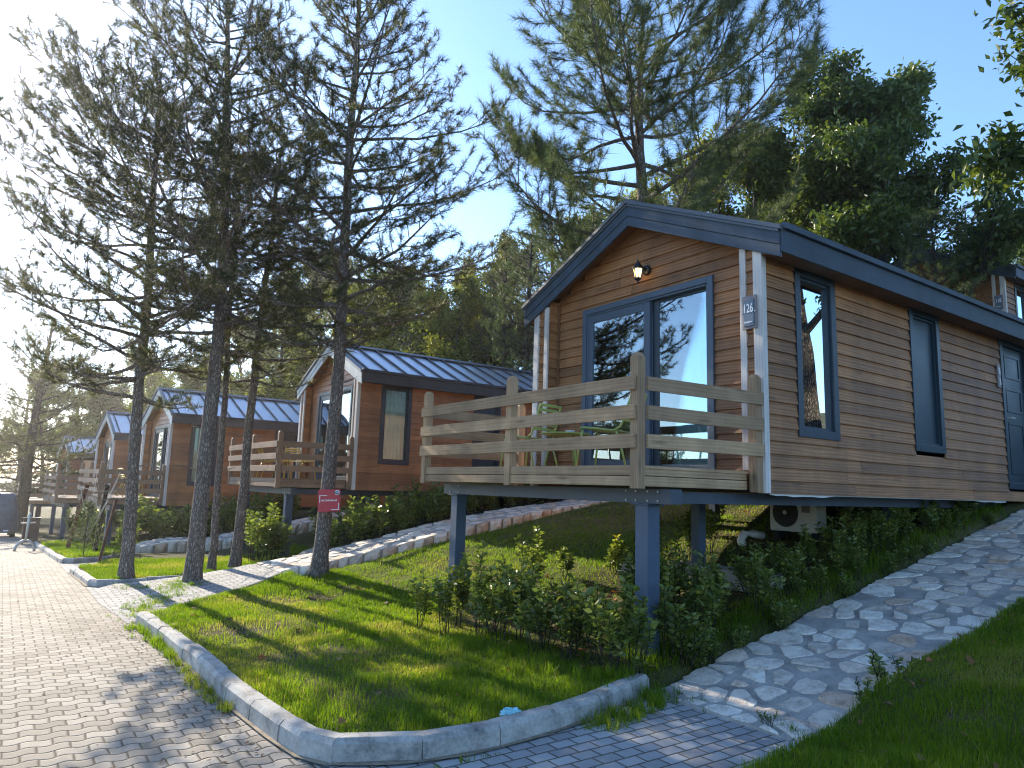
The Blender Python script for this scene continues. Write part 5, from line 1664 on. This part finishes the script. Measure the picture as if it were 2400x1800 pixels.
def fallen_leaves():
    rng = np.random.default_rng(6)
    n = 420
    x = np.concatenate([rng.uniform(1.5, 4.3, 40), rng.uniform(4.0, 6.5, 200), rng.uniform(4.0, 7, 60), rng.uniform(5, 12, 120)])
    y = np.concatenate([rng.uniform(3.9, 9, 40), rng.uniform(4.0, 6.2, 200), rng.uniform(1.2, 2.6, 60), rng.uniform(5, 9, 120)])
    z = terrain(x, y) + rng.uniform(.01, .04, len(x))
    A = np.stack([rng.normal(size=n), rng.normal(size=n), rng.uniform(-.1, .25, n)], -1)
    me = leaf_mesh('fallen_leaves', np.stack([x, y, z], -1), rng, .085, 'dead_leaf', rng.random(n), A, .7, 1.2, .3)
    tag(link('fallen_leaves', me), 'dry fallen leaves scattered on the soil', 'leaves', kind='stuff')
fallen_leaves()

WEED = [shrub_mesh(70 + i, .4, .3, 6, size=.06, asp=.55, per=16) for i in range(2)]
for i, (x, y, s_, lb) in enumerate(((5.35, 2.75, .85, 'leafy green weed growing over the right edge of the stone path'), (5.0, 2.68, .6, 'smaller weed just below the leafy one at the path edge'), (4.32, 3.0, .28, 'little weed at the foot of the stone path'), (3.2, 8.2, .3, 'tiny broad-leaved weed on the front lawn'), (4.75, 4.12, .9, 'thin pale weed at the left edge of the right path'))):
    root = empty('weed_plant', (x, y, gz(x, y) if i != 2 else float(zr(y)) + .02), i * 1.3); root.scale = (s_, s_, s_)
    tag(root, lb, 'weed')
    link('stems', WEED[i % 2][0], root); link('foliage', WEED[i % 2][1], root)

def road_litter():
    rng = np.random.default_rng(16)
    n = 900
    x = np.concatenate([rng.uniform(-1, 1.35, 500), rng.normal(1.25, .12, 250).clip(.7, 1.36), rng.uniform(1.4, 3.6, 150)])
    y = np.concatenate([rng.uniform(3.5, 22, 500), rng.uniform(4, 9, 250), rng.uniform(9.5, 12, 150)])
    z = np.maximum(zr(y), np.where((y > 9.3) & (y < 12.1) & (x > 1.4), ZB(x), -9)) + .006
    A = np.stack([rng.normal(size=n), rng.normal(size=n), rng.uniform(0, .1, n)], -1)
    me = leaf_mesh('pine_litter', np.stack([x, y, z], -1), rng, .035, 'dead_leaf', rng.random(n) * .6, A, .35, 1.6, .3)
    tag(link('pine_litter', me), 'small dry bits of pine litter on the paving', 'litter', kind='stuff')
road_litter()

def wrapper():
    rng = random.Random(2)
    bm = bmesh.new()
    bmesh.ops.create_icosphere(bm, subdivisions=3, radius=.05)
    for v in bm.verts:
        k = 1 + rng.uniform(-.3, .3); v.co = Vector((v.co.x * 1.4 * k, v.co.y * .8 * k, v.co.z * .5 * k))
    me = bpy.data.meshes.new('crumpled_wrapper'); bm.to_mesh(me); bm.free(); me.materials.append(MAT['blue_wrap'])
    o = link('crumpled_wrapper', me, None, (2.78, 3.83, gz(2.78, 3.83) + .045))
    tag(o, 'crumpled pale blue wrapper in the grass by the kerb', 'litter')
wrapper()

def rocks():
    rng = random.Random(8)
    for i, (x, y, s, lb) in enumerate(((6.45, 6.35, .17, 'flat pale rock behind the thick blue post'), (5.0, 13.15, .26, 'grey boulder among the hedge by the second cabin steel post'), (6.15, 4.95, .07, 'small round pale stone in the dark shrub bed'))):
        bm = bmesh.new(); bmesh.ops.create_icosphere(bm, subdivisions=3, radius=1)
        for v in bm.verts:
            d = v.co.normalized(); k = 1 + .28 * (float(vnoise(d.x * 2 + i, d.y * 2 + d.z, 1, 4)) - .5) + rng.uniform(-.03, .03)
            v.co = Vector((d.x * s * 1.5 * k, d.y * s * k, d.z * s * .6 * k)) if i < 2 else d * s * k
        me = bpy.data.meshes.new('rock'); bm.to_mesh(me); bm.free(); me.materials.append(MAT['stone'])
        o = link('rock', me, None, (x, y, gz(x, y) + s * .25)); tag(o, lb, 'rock')
rocks()

# ------------------------------------------------------------------ haze: one closed box of even, pale air round everything
def haze():
    bm = bmesh.new(); bmesh.ops.create_cube(bm, size=1)
    for v in bm.verts: v.co = Vector((v.co.x * 1100 - 50, v.co.y * 900 + 270, -52 if v.co.z < 0 else 22))
    me = bpy.data.meshes.new('haze'); bm.to_mesh(me); bm.free()
    m = bpy.data.materials.new('pale_air'); m.use_nodes = True; nt = m.node_tree
    nt.nodes.remove(nt.nodes['Principled BSDF'])
    v = nt.nodes.new('ShaderNodeVolumePrincipled')
    v.inputs['Color'].default_value = (1, .97, .93, 1)
    v.inputs['Density'].default_value = HAZE
    v.inputs['Anisotropy'].default_value = .72
    nt.links.new(v.outputs[0], nt.nodes['Material Output'].inputs['Volume'])
    me.materials.append(m)
    tag(link('haze', me), 'pale sunlit haze filling the air', 'haze', kind='stuff')
HAZE = .0008
haze()
